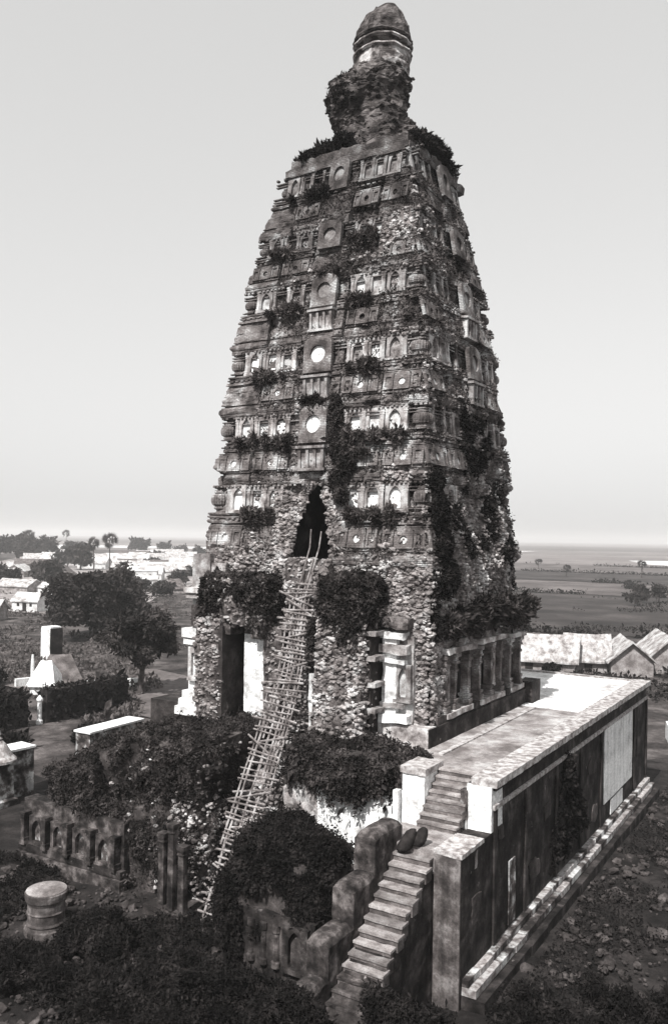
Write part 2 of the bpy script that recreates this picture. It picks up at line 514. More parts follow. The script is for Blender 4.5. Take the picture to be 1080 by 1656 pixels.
# ====================================================================== TERRACE
ZT = 7.5
XR, YF, YB = 4.5, -4.0, 24.9
terrace = thing('temple_terrace', 'high walled brick terrace carrying the ruined temple tower', 'terrace', (-7.35, 8.0, 0))

def part(name, V, F, mat, parent, smooth=False):
    return obj(name, make_mesh(name, V, F, mat, smooth), parent)

def bx(name, b, mat, parent, label=None, rough=None):
    m = MB()
    if rough:
        V, F = rough_box(b[:3], b[3:], rough[0], rough[1], rough[2]); o = part(name, V, F, mat, parent)
    else:
        m.box(*b); o = m.build(name, mat, parent)
    if label: o['label'] = label
    return o

# right (north) half of the terrace body and its long wall
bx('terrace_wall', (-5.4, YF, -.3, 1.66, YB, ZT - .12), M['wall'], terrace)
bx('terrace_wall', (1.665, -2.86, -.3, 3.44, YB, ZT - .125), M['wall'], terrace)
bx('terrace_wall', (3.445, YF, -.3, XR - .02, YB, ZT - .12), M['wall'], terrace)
bx('terrace_core', (-19.2, 1.4, -.3, -5.42, YB, ZT - .1), M['dark'], terrace)
bx('paving', (-2.0, -2.86, ZT - .12, XR - .9, 11.9, ZT), M['floor'], terrace, 'grey stained plaster paving')
bx('paving', (-5.0, 11.93, ZT - .12, XR - .9, YB - .25, ZT + .03), M['floorw'], terrace, 'bright whitewashed paving at the far end')
bx('paving', (-18.6, 14.2, ZT - .1, -5.03, YB - .25, ZT + .02), M['floorw'], terrace)
bx('kerb', (.78, -1.2, ZT, 1.06, 11.6, ZT + .07), M['coping'], terrace)
# parapet coping along the long wall: worn, uneven top
def coping(x0, x1, y0, y1, z0, z1, axis='y', amp=.035):
    n = int((y1 - y0 if axis == 'y' else x1 - x0) / .15)
    V, F = rough_box((x0, y0, z0), (x1, y1, z1), .16, amp, 2.2)
    return part('coping', V, F, M['coping'], terrace)
coping(XR - .88, XR + .22, YF - .1, YB + .2, ZT - .16, ZT + .14)
coping(-5.2, XR - .9, YB - .3, YB + .2, ZT - .16, ZT + .12, 'x')
bx('string_course', (XR, YF + .02, ZT - .30, XR + .14, YB, ZT - .17), M['wall'], terrace)
bx('string_course', (XR, YF + .02, 6.42, XR + .10, YB, 6.6), M['coping'], terrace)
for y in (-3.9, -.2, 4.2, 8.4, 12.6, 20.9, 24.6):
    bx('pilaster_strip', (XR, y, 1.05, XR + .09, y + .28, 6.41), M['wall'], terrace)
# the pale bay near the far end
V, F = rough_box((XR, 13.4, 2.1), (XR + .06, 20.4, 6.38), .3, .02, 1.0)
o = part('limewashed_panel', V, F, M['white'], terrace); o['label'] = 'bright limewashed panel of the long dark wall'
# base mouldings, stepping out
rm = random.Random(31)
for x1, z0, z1, mt in ((XR + .30, .74, .98, 'wallfront'), (XR + .60, .40, .70, 'wallfront'), (XR + .92, -.3, .36, 'wall')):
    y = YF - 2.9
    while y < YB:
        L = rm.uniform(1.1, 2.6); ye = min(y + L, YB + .1)
        if rm.random() < (.97 if z0 < 0 else 1.1):
            V, F = rough_box((XR - .02, y + .012, z0), (x1 + rm.uniform(-.05, .02), ye - .012, z1 + rm.uniform(-.03, .01)), .3, .014, 1.1)
            part('moulding_block', V, F, M[mt if rm.random() < .6 else 'coping' if z0 > 0 else 'wall'], terrace)
        y = ye
# front of the right half: limewashed wall under the creeper
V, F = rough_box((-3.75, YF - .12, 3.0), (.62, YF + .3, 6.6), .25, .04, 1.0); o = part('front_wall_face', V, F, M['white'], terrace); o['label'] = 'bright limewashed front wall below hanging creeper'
V, F = rough_box((-5.5, YF - .2, -.2), (.7, YF + .3, 2.9), .25, .12, .9); part('front_wall_face', V, F, M['mortar'], terrace)
V, F = rough_box((-5.5, YF - .15, 2.95), (-3.7, YF + .3, 6.9), .25, .15, .9); part('front_wall_face', V, F, M['rubble'], terrace)
V, F = rough_box((-5.5, YF - .1, 6.5), (.6, -2.2, ZT + .12), .25, .12, .8); part('terrace_edge', V, F, M['mortar'], terrace)
bx('terrace_fill', (-5.38, -3.98, ZT - .12, -2.02, 1.3, ZT + .03), M['earth'], terrace, rough=(.3, .06, .7))

# left half: ruined front under a thick creeper, with a row of niches near its foot
LV, LF = rough_box((-19.4, -6.0, -.3), (-8.7, 3.0, 7.55), .3, .42, .42, taper=(.03, .05), seed=5)
tz = np.clip((-12.6 - LV[:, 0]) / 6, 0, 1)
LV += vec_noise(LV, .24, 2, 55) * 1.5 * np.clip((LV[:, 2:3] - 2.5) / 3, 0, 1) * np.array([1, 1, .8])
LV[:, 2] -= tz * 2.5 * np.clip(LV[:, 2] / 7.5, 0, 1)
part('ruined_front', LV, LF, M['mortar'], terrace)
def niche_wall():
    xs = [-20.6, -18.6, -17.0, -15.4, -13.9]
    bx('niche_wall', (-20.8, -6.3, -.3, -13.4, -5.5, 3.1), M['oldfront'], terrace, rough=(.3, .06, 1.0))
    V, F = rough_box((-20.9, -6.75, -.3), (-13.2, -6.25, .45), .25, .06, 1.1); part('base_moulding', V, F, M['oldfront'], terrace)
    V, F = rough_box((-20.9, -6.62, .5), (-13.3, -6.25, .86), .25, .05, 1.1); part('base_moulding', V, F, M['wall'], terrace)
    for x in (-19.55, -17.9, -16.25, -14.6):
        o = obj('niche', NICHE_OLD, terrace, (x, -6.28, .95), None, (1.05, .9, 1.0))
        q = sub('niche_panel', PANEL_OLD, o)
    for x in (-20.4, -18.75, -17.1, -15.42, -13.75):
        o = obj('pilaster', PILASTER_OLD, terrace, (x, -6.32, .9), None, (1.2, 1.2, 1.2))

# templates used on terrace and tower ---------------------------------
def plate(outer, inner, depth, fr=0.0):
    """a slab with one opening; outer/inner are radial functions given by polygons, same centre"""
    n = 40
    def hit(poly, t):
        dx, dz = math.cos(t), math.sin(t); best = None
        for i in range(len(poly)):
            (x1, z1), (x2, z2) = poly[i], poly[(i + 1) % len(poly)]
            ex, ez = x2 - x1, z2 - z1
            den = dx * ez - dz * ex
            if abs(den) < 1e-9: continue
            r = (x1 * ez - z1 * ex) / den; q = (x1 * dz - z1 * dx) / den
            if r > 0 and -1e-6 <= q <= 1 + 1e-6 and (best is None or r > best): best = r
        return dx * best, dz * best
    ang = sorted(set([round(2 * math.pi * k / n, 5) for k in range(n)] + [round(math.atan2(z, x) % (2 * math.pi), 5) for x, z in outer]))
    V = []; F = []
    m = len(ang)
    for y in (-depth, 0.0):
        for t in ang: x, z = hit(outer, t); V.append((x, y, z))
        for t in ang: x, z = hit(inner, t); V.append((x, y, z))
    for k in range(m):
        j = (k + 1) % m
        F.append((k, j, m + j, m + k))                 # front
        F.append((2 * m + k, k + 0, j, 2 * m + j)[::-1])     # outer side
        F.append((m + k, m + j, 3 * m + j, 3 * m + k)[::1])
    return V, F
def arch_poly(w, z0, zs, n=10, point=.12):
    """opening w wide from z0, springing at zs, arched on top"""
    P = [(-w / 2, z0), (w / 2, z0), (w / 2, zs)]
    for k in range(1, n):
        t = math.pi * k / n
        P.append((w / 2 * math.cos(t), zs + (w / 2) * math.sin(t) + point * math.sin(t) ** 6))
    P.append((-w / 2, zs)); return P
def rect_poly(w, z0, z1): return [(-w / 2, z0), (w / 2, z0), (w / 2, z1), (-w / 2, z1)]
def shift(P, dz): return [(x, z + dz) for x, z in P]

def niche_mesh(name, inner, w=1.02, h=1.42, depth=.30, cz=.72):
    m = MB(); V, F = plate(shift(rect_poly(w, 0, h), -cz), shift(inner, -cz), depth)
    V = [(x, y, z + cz) for x, y, z in V]
    m.add(V, F)
    # sill and thin hood, proud of the slab
    m.box(-w / 2 - .03, -depth - .06, -.07, w / 2 + .03, -.02, .05)
    return m.mesh(name, M['frame'])
NICHE_ARCH = niche_mesh('niche', arch_poly(.62, .12, .82))
NICHE_SQ = niche_mesh('niche', rect_poly(.58, .14, 1.16))
NICHE_TALL = niche_mesh('niche', arch_poly(.5, .12, .9))
_m = MB(); _m.box(-.46, -.05, .04, .46, .06, 1.36); PANEL = _m.mesh('niche_panel', M['plaster'])
# pilaster: shaft with stepped base and banded capital
_m = MB()
for z0, z1, w in ((-.05, .08, .15), (.08, .16, .12), (.16, .24, .14), (.24, .98, .095), (.98, 1.03, .125), (1.03, 1.10, .10), (1.10, 1.17, .14), (1.17, 1.24, .115), (1.24, 1.36, .16)):
    _m.box(-w, -.30 - w * .55, z0, w, .02, z1 - .002)
PILASTER = _m.mesh('pilaster', M['frame'])
# round-holed panels ("medallions") of the sloping bands
def holed_panel(w, h, r, depth, cz, round_top=0.0):
    out = [(-w / 2, 0), (w / 2, 0), (w / 2, h - round_top)]
    if round_top:
        out += [(w / 2 * math.cos(math.pi * k / 8) , h - round_top + round_top * math.sin(math.pi * k / 8) ** .7) for k in range(1, 8)]
    else: out.append((w * .36, h)); out.append((-w * .36, h))
    out.append((-w / 2, h - round_top))
    inn = [(r * math.cos(2 * math.pi * k / 20), r * math.sin(2 * math.pi * k / 20)) for k in range(20)]
    m = MB(); V, F = plate(shift(out, -cz), inn, depth)
    m.add([(x, y, z + cz) for x, y, z in V], F)
    return m.mesh('medallion', M['stone'])
def band_panel():
    m = MB()
    out = [(-.46, 0), (.46, 0), (.46, .78), (.3, .98), (-.3, .98), (-.46, .78)]
    inn = [(.19 * math.cos(2 * math.pi * k / 20), .19 * math.sin(2 * math.pi * k / 20)) for k in range(20)]
    V, F = plate(shift(out, -.42), inn, .16); m.add([(x, y, z + .42) for x, y, z in V], F)
    for sg in (-1, 1):
        a, b = sorted((sg * .51, sg * 1.08))
        m.box(a, -.10, .02, b, 0, .86)                       # flanking blocks with a little framed sinking each
        for q in ((a, .02, b, .14), (a, .70, b, .88), (a, .15, a + .13, .69), (b - .13, .15, b, .69)): m.box(q[0] + .004, -.17, q[1], q[2] - .004, -.101, q[3])
    for z in (.90, 1.0): m.box(-1.1, -.14, z, 1.1, 0, z + .05)
    return m.mesh('medallion', M['stone'])
KUDU = band_panel()
KUDU_1 = holed_panel(1.15, .95, .2, .16, .42)
KUDU_S = holed_panel(.42, .55, .10, .16, .3)
KUDU_L = holed_panel(1.75, 2.0, .48, .22, 1.0, .5)
_m = MB(); _m.lathe([(.02, 0), (.24, 0.0), (.24, .05), (.02, .06)], 16); 
_V, _F = _m.arrays(); _V = np.stack([_V[:, 0], -_V[:, 2] - .03, _V[:, 1] + .42 - .03], 1)
DISC = make_mesh('medallion_disc', _V, [f[::-1] for f in _F], M['plaster'])
_V2 = _V.copy(); _V2[:, 0] *= .58 / .24; _V2[:, 2] = (_V2[:, 2] - .39) * .58 / .24 + 1.0
DISC_L = make_mesh('medallion_disc', _V2, [f[::-1] for f in _F], M['plaster'])
DISC_D = make_mesh('medallion_disc', _V2, [f[::-1] for f in _F], M['frame'])
_V3 = _V.copy(); _V3[:, 0] *= .5; _V3[:, 2] = (_V3[:, 2] - .39) * .5 + .3
DISC_S = make_mesh('medallion_disc', _V3, [f[::-1] for f in _F], M['black'])
# ribbed corner cushion
_m = MB()
_m.lathe([(.40, -.02), (.52, .04), (.52, .14), (.44, .18)], 40, square=.55)
_m.lathe([(.46, .18), (.64, .28), (.70, .45), (.70, .62), (.64, .78), (.46, .88)], 80, square=.55, ribs=20, ribamp=.07)
_m.lathe([(.44, .88), (.50, .93), (.50, 1.05), (.38, 1.10)], 40, square=.55)
AMALAKA = _m.mesh('corner_cushion', M['stone'])

def recol(me, mat):
    c = me.copy(); c.name = me.name; c.materials[0] = M[mat]; return c
PANEL_OLD = recol(PANEL, 'wallfront'); NICHE_OLD = recol(NICHE_ARCH, 'oldfront'); PILASTER_OLD = recol(PILASTER, 'oldfront'); NICHE_TALL_OLD = recol(NICHE_TALL, 'oldfront')
niche_wall()
# three surviving porch pillars at the edge of the ravine
PIL = [(-10.1, -7.1, 3.6), (-9.35, -7.3, 4.2), (-8.6, -7.45, 3.4)]
for x, y, h in PIL:
    m = MB(); m.lathe([(.26, -.2), (.26, .25), (.20, .3), (.18, .5), (.165, h * .6), (.16, h - .45), (.21, h - .4), (.18, h - .3), (.23, h - .15), (.23, h)], 12, (x, y, 0), square=.8)
    m.build('porch_pillar', M['oldfront'], terrace)
V, F = rough_box((-10.8, -7.6, -.3), (-8.3, -5.9, .35), .2, .1, 1.2); part('porch_floor', V, F, M['mortar'], terrace)
# right-hand porch wing: a stump of walls, buried in creeper
PV, PF = rough_box((-5.3, -9.2, -1.2), (-.35, -5.5, 5.25), .2, .62, .42, rnd=.6, taper=(.10, .1))
part('porch_wing', PV, PF, M['mortar'], terrace)
for x in (-3.35, -2.75, -2.15):
    m = MB(); m.lathe([(.2, 0), (.2, .2), (.13, .25), (.12, 1.3), (.17, 1.35), (.17, 1.6)], 10, (x, -9.3, .6)); m.build('porch_pillar', M['oldfront'], terrace)
o = obj('niche', NICHE_TALL_OLD, terrace, (-1.2, -9.2, .7), None, (1.15, .9, 1.2)); sub('niche_panel', PANEL_OLD, o)
V, F = rough_box((-3.8, -9.3, -.2), (-.4, -8.6, 2.6), .25, .08, 1.0); part('porch_wall', V, F, M['wall'], terrace)

# ravine between the two halves: broken masonry rising to the terrace
ys = np.linspace(-7.5, 1.4, 60); xs = np.linspace(-9.2, -5.0, 30)
gx, gy = np.meshgrid(xs, ys, indexing='ij')
t = np.clip((gy + 6.0) / 5.6, 0, 1)
gz = -.2 + 7.6 * t ** 1.15
RVV = np.stack([gx.ravel(), gy.ravel(), gz.ravel()], 1); RVV += vec_noise(RVV, .8, 4, 9) * .7
RVF = grid_faces(30, 60)
part('ravine_slope', RVV, RVF, M['mortar'], terrace)

def scatter_stones(name, mat, parent, P, size, nparts, rng, label=None, amt=(.4, .4, 3.1)):
    """the largest nparts as single stones, the rest as one heap"""
    size = np.asarray(size)
    order = np.argsort(-size)
    big, rest = order[:nparts], order[nparts:]
    tpl = [make_mesh(name, v, ICO_F, mat) for v in STONE_V[:10]]
    for i in big:
        o = obj(name, tpl[int(rng.integers(0, 10))], parent, Vector(P[i]), Euler(((rng.random() - .5) * amt[0] * 2, (rng.random() - .5) * amt[1] * 2, rng.random() * 6.28)), (size[i],) * 3)
    if len(rest):
        V, F = stones_mesh(P[rest], size[rest], rng, amt)
        o = part('loose_' + name if not name.startswith('loose') else name, V, F, mat, parent); o['kind'] = 'stuff'
    return o

P, Nn = sample(RVV, RVF, 420)
scatter_stones('ravine_block', M['rubble'], terrace, P, .25 + .4 * RNG.random(420) ** 2, 110, RNG)
# masonry showing through the creeper at the ravine's left side
P, Nn = sample(LV, LF, 1500, region=lambda c, n: ((n[:, 2] < .75) & (c[:, 1] < 1)).astype(float) * (np.clip((fbm(c, .7, 3, 4) - .45) * 8, 0, 1) * np.where(c[:, 0] > -11, 1, .06) + .01))
P = P + Nn * RNG.random((1500, 1)) * .2
scatter_stones('front_block', M['rubble'], terrace, P, .12 + .20 * RNG.random(1500) ** 3, 80, RNG)

# ====================================================================== STAIRCASE
stair = thing('terrace_staircase', 'plastered masonry staircase climbing in two flights to the terrace', 'staircase', (2.6, -6.5, 0))
ZL = 5.57
def rstep(b, mat='step', name='step', amp=.018, res=.16):
    V, F = rough_box(b[:3], b[3:], res, amp, 2.5); return part(name, V, F, M[mat], stair)
n = 8
for i in range(n):
    y = -5.15 + i * .28; z1 = ZL + (i + 1) * (ZT - ZL) / n
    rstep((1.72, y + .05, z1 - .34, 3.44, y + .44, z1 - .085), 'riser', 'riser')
    rstep((1.70, y + .02, z1 - .08, 3.44, y + .44, z1), 'step', 'step', .022)
rstep((1.70, -5.2, ZL - .5, 3.4, -3.0, ZL - .02), 'mortar', 'flight_body')
rstep((1.0, -7.1, ZL - .9, 4.48, -4.95, ZL), 'step', 'landing', .04)
# wing wall (bright pillar) left of the upper flight
rstep((.66, -4.35, 4.3, 1.68, -2.6, 7.45), 'white', 'wing_wall', .03)
rstep((.58, -4.43, 7.45, 1.76, -2.7, 7.72), 'coping', 'wing_wall_cap', .05)
rstep((.36, -4.6, 4.2, .60, -4.3, 6.7), 'white', 'wing_wall_pier', .03)
# right parapet of the upper flight and the end of the long wall
rstep((3.46, -4.12, ZL - .02, 4.5, -2.9, 7.36), 'white', 'parapet_block', .03)
rstep((3.2, -4.2, ZL - .02, 3.5, -2.95, 7.1), 'wallfront', 'parapet_block', .05)
# big block carrying the landing
m = MB(); m.box(3.42, -7.08, -.3, 4.5, -4.02, ZL - .03); 
V, F = rough_box((3.42, -7.08, -.3), (4.5, -4.02, ZL - .03), .2, .03, 1.6); part('landing_block', V, F, M['wall'], stair)
V, F = rough_box((3.44, -7.14, -.3), (4.49, -7.04, ZL - .06), .15, .012, 1.6); part('plaster_face', V, F, M['endwall'], stair)
rstep((3.40, -7.16, ZL - .1, 4.56, -5.0, ZL + .06), 'coping', 'landing_edge', .04)
rstep((1.0, -7.0, -.3, 3.4, -4.2, ZL - .9), 'mortar', 'landing_core', .05, .3)
# lower flight
n = 20
for i in range(n):
    z1 = ZL - (i + 1) * .272; y = -7.1 - (i + 1) * .36
    xe = 3.40 + .05 * math.sin(i * 2.1); dz = .02 * math.sin(i * 5.3)
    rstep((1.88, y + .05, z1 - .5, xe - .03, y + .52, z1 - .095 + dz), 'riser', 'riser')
    rstep((1.86, y, z1 - .09 + dz, xe, y + .52, z1 + dz), 'step' if i < 11 else 'oldfront', 'step', .028)  # lower treads coloured darker so the flight fades out at its foot
m = MB(); m.hexa([(1.9, -14.4, -.3), (3.4, -14.4, -.3), (3.4, -7.0, -.3), (1.9, -7.0, -.3), (1.9, -14.4, -.25), (3.4, -14.4, -.25), (3.4, -7.0, ZL - .5), (1.9, -7.0, ZL - .5)])
V, F = rough_box((1.95, -14.4, -.3), (3.36, -7.0, ZL - .5), .25, .05, 1.2); V[:, 2] = np.where(V[:, 2] > .2, V[:, 2] * np.clip((V[:, 1] + 14.6) / 7.6, .02, 1), V[:, 2])
part('flight_body', V, F, M['wall'], stair)
# stepped parapet left of the lower flight: rounded blocks going down
def round_block(b, name='parapet_block', mat='oldfront', r=.30):
    x0, y0, z0, x1, y1, z1 = b
    V, F = rough_box(b[:3], b[3:], .12, .06, 1.4)
    # soften the top edges along the length
    for ax, lo, hi in ((0, x0, x1), (1, y0, y1)):
        c = (lo + hi) / 2; h = (hi - lo) / 2
        e = np.clip((np.abs(V[:, ax] - c) - (h - r)) / r, 0, 1); top = np.clip((V[:, 2] - (z1 - r)) / r, 0, 1)
        V[:, 2] -= top * r * (1 - np.sqrt(np.clip(1 - e * e, 0, 1)))
    return part(name, V, F, M[mat], stair)
round_block((.95, -8.75, -.3, 1.84, -6.6, 6.35))
round_block((.95, -10.3, -.3, 1.84, -8.7, 5.0))
round_block((.95, -11.9, -.3, 1.84, -10.25, 3.75))
round_block((.95, -13.4, -.3, 1.84, -11.85, 2.5))
round_block((.95, -15.0, -.3, 1.84, -13.35, 1.2))
for i, (x, y, h) in enumerate(((2.2, -7.3, .9), (2.62, -6.98, .7))):  # two dark shapes of unknown kind, built as plain solid lumps
    m = MB(); m.lathe([(.12, -.03), (.25, .02), (.29, .2), (.27, .5), (.2, .78), (.12, .9), (.03, .95)], 14)
    V, F = m.arrays(); V[:, 2] *= h; V = V + vec_noise(V * 1.0 + i * 9, 4, 2) * .12
    V[:, 0] += V[:, 2] * .42; V[:, 1] += V[:, 2] * .26
    o = obj('dark_bundle', make_mesh('dark_bundle', V, F, M['cloth'], True), None, (x, y, ZL - .2 + .22 * i))
    tag(o, ['larger dark oblong bundle leaning on the stair landing near the stepped parapet', 'smaller dark oblong bundle leaning on the landing below the upper flight'][i], 'bundle', 'dark bundles on the landing')
# more pale patches and a dark vine on the long wall
V, F = rough_box((XR, 15.0, 1.1), (XR + .05, 18.0, 1.95), .2, .02, 1.2); part('limewashed_panel', V, F, M['white'], terrace)
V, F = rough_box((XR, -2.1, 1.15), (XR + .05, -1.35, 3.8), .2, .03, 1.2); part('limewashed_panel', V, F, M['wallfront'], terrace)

# plaster fallen from the long wall, showing the darker brick behind
rp = random.Random(8)
for y, z, w, h in ((-5.6, 3.2, .9, 1.4), (1.2, 2.4, 1.6, 1.1), (3.0, 4.6, 1.0, .8), (7.3, 1.9, 1.8, .7), (10.6, 4.9, 1.3, 1.0), (11.6, 2.2, 1.1, 1.2), (22.3, 3.6, 1.2, 1.6), (-2.9, 5.2, .8, .7)):
    V, F = rough_box((XR - .03, y - w / 2, z - h / 2), (XR + .035, y + w / 2, z + h / 2), .1, .0, 1, rnd=.75)
    V[:, 1:] += vec_noise(V, 1.3, 3, 91)[:, 1:] * .9
    part('bare_brick', V, F, M['mortar'], terrace)
# ====================================================================== TOWER
PANEL_DULL = recol(PANEL, 'frame')
W, DD = 14.7, 13.7
TZ = np.array([7.5, 16, 20.7, 24.1, 28, 32.5, 35, 38.7]); TT = np.array([0.25, .38, .77, 1.05, 1.5, 2.2, 2.75, 3.7])
def tin(z): return np.interp(z, TZ, TT)
tower = thing('temple_tower', 'tall ruined tapering brick temple tower with broken pinnacle and gaping upper doorway', 'tower', (-W / 2, DD / 2, ZT))
ZB = [15.85, 20.0, 23.8, 27.45, 30.9, 33.95, 37.6]

def face_xf(face, s, z, off):
    """world point and z rotation on a face: s along it, off outward of the battered face plane"""
    t = float(tin(z))
    if face == 'F': return (-W / 2 + s, t - off, z), 0
    if face == 'R': return (-t + off, DD / 2 + s, z), math.pi / 2
    if face == 'B': return (-W / 2 - s, DD - t + off, z), math.pi
    return (-W + t - off, DD / 2 - s, z), -math.pi / 2

FDIR = {'F': ((-W / 2, 0), (1, 0), (0, -1)), 'R': ((0, DD / 2), (0, 1), (1, 0)), 'B': ((-W / 2, DD), (-1, 0), (0, 1)), 'L': ((-W, DD / 2), (0, -1), (-1, 0))}

def tier_profile(P, low=False):
    f = [(-.9, .0), (.0, .0), (.10, .012), (.14, .03), (.14, .045), (.19, .055), (.22, .08), (.22, .105), (.19, .125), (.13, .135), (.13, .152), (-.02, .157), (-.04, .172),
         (.13, .178), (.13, .195), (.09, .21), (.07, .26), (.05, .31), (.02, .37), (-.02, .44), (-.06, .475), (-.08, .488), (.08, .495), (.10, .52), (.06, .54), (-.06, .545), (-.06, .56),
         (.07, .567), (.08, .585), (-.03, .59), (-.03, .602), (.06, .608), (.06, .63), (-.20, .64), (-.20, .70), (-.20, .80), (-.20, .90), (-.20, .955), (-.08, .96), (-.08, .972), (0, .978), (0, 1.0), (-.9, 1.0)]
    return [(o * .68 if o > 0 else o, z) for o, z in f]

def dense(prof, P, step=.055):
    out = []
    for (o0, z0), (o1, z1) in zip(prof, prof[1:]):
        n = max(1, int(abs(z1 - z0) * P / step))
        for k in range(n): out.append((o0 + (o1 - o0) * k / n, z0 + (z1 - z0) * k / n))
    return out + [prof[-1]]

def sweep_block(path, z0, P, prof, ds, amp, bite, seed, extra=0.0, ztop=1.0):
    """moulded brick block: profile swept along a plan path with mitred corners"""
    path = [np.array(p, float) for p in path]
    dirs = [(path[i + 1] - path[i]) / np.linalg.norm(path[i + 1] - path[i]) for i in range(len(path) - 1)]
    nor = [np.array([d[1], -d[0]]) for d in dirs]
    NQ = len(prof)
    off = np.array([q[0] for q in prof]) + extra - np.array([tin(z0 + q[1] * P) for q in prof])
    zz = z0 + np.array([q[1] for q in prof]) * P * ztop
    rows = []; nrow = []
    for i in range(len(dirs)):
        L = np.linalg.norm(path[i + 1] - path[i]); n = max(2, int(L / ds))
        m0 = nor[i] if i == 0 else (nor[i - 1] + nor[i]) / (1 + nor[i - 1] @ nor[i])
        m1 = nor[i] if i == len(dirs) - 1 else (nor[i] + nor[i + 1]) / (1 + nor[i] @ nor[i + 1])
        A = path[i][None] + off[:, None] * m0[None]; B = path[i + 1][None] + off[:, None] * m1[None]
        for k in range(n + (1 if i == len(dirs) - 1 else 0)):
            u = k / n; q = A * (1 - u) + B * u
            rows.append(np.concatenate([q, zz[:, None]], 1))
            nrow.append(m0 if k == 0 else (m1 if k == n else nor[i]))
    NP = len(rows); V = np.stack(rows); mit = [(a_, a_) for a_ in nrow]
    ON = np.zeros((NP, NQ, 3)); ON[:, :, :2] = np.array(nrow)[:, None, :]
    Vf = V.reshape(-1, 3); Nf = ON.reshape(-1, 3)
    d = (fbm(Vf, 1.7, 4, seed) - .5) * 2 * amp
    b = fbm(Vf, .55, 4, seed + 31)
    d = d - np.clip((b - bite) * 2.6, 0, .65)
    course = np.floor((Vf[:, 2] + .3 * (fbm(Vf, .35, 2, 3) - .5)) / .115); cell = np.floor((Vf[:, 0] + Vf[:, 1]) / .55 + course * .37)
    d = d + (_h(course.astype(np.int64), cell.astype(np.int64), np.zeros(len(Vf), np.int64), seed) - .5) * .055
    inner = np.tile(np.array([q[0] < -.8 for q in prof]), NP)
    d[inner] = 0
    Vf = Vf + Nf * d[:, None]
    Vf[:, 2] += (fbm(Vf, 1.1, 3, seed + 5) - .5) * amp * .9
    F = [tuple(f) for f in grid_faces(NP, NQ).tolist()]
    # end caps
    n0 = len(Vf); add = []
    for e, i in ((0, 0), (1, NP - 1)):
        base = i * NQ
        inn = Vf[base + np.arange(NQ)].copy()
        k = n0 + len(add)
        mm = mit[i][1]
        for q in range(NQ):
            add.append((Vf[base + q][0] - mm[0] * (max(prof[q][0] + .95, 0)), Vf[base + q][1] - mm[1] * (max(prof[q][0] + .95, 0)), Vf[base + q][2]))
        for q in range(NQ - 1):
            F.append((base + q, base + q + 1, k + q + 1, k + q))
    Vf = np.concatenate([Vf, np.array(add)])
    return Vf, F

def corner_path(f1, f2, s1, s2):
    """from face f1 at s1 round the corner to face f2 at s2"""
    (c1, d1, _), (c2, d2, _) = FDIR[f1], FDIR[f2]
    p1 = np.array(c1) + np.array(d1) * s1; p2 = np.array(c2) + np.array(d2) * s2
    h1 = W / 2 if f1 in 'FB' else DD / 2
    pc = np.array(c1) + np.array(d1) * h1
    return [p1, pc, p2]
def flat_path(f, s0, s1):
    c, d, _ = FDIR[f]
    return [np.array(c) + np.array(d) * s0, np.array(c) + np.array(d) * s1]

def put(mesh, name, face, s, z, off, scale=(1, 1, 1), jit=.015, lean=0.0):
    p, rz = face_xf(face, s, z, off)
    dz = .5
    tilt = -math.atan((float(tin(z + dz)) - float(tin(z - dz))) / (2 * dz)) * .85 - lean
    r = random.Random(int(abs(s) * 371 + z * 977 + ord(face) * 13 + len(name) + (s > 0) * 7))
    return obj(name, mesh, tower, p, Euler((tilt + r.uniform(-jit, jit), r.uniform(-jit, jit), rz + r.uniform(-jit, jit))), tuple(k * r.uniform(.96, 1.04) for k in scale))

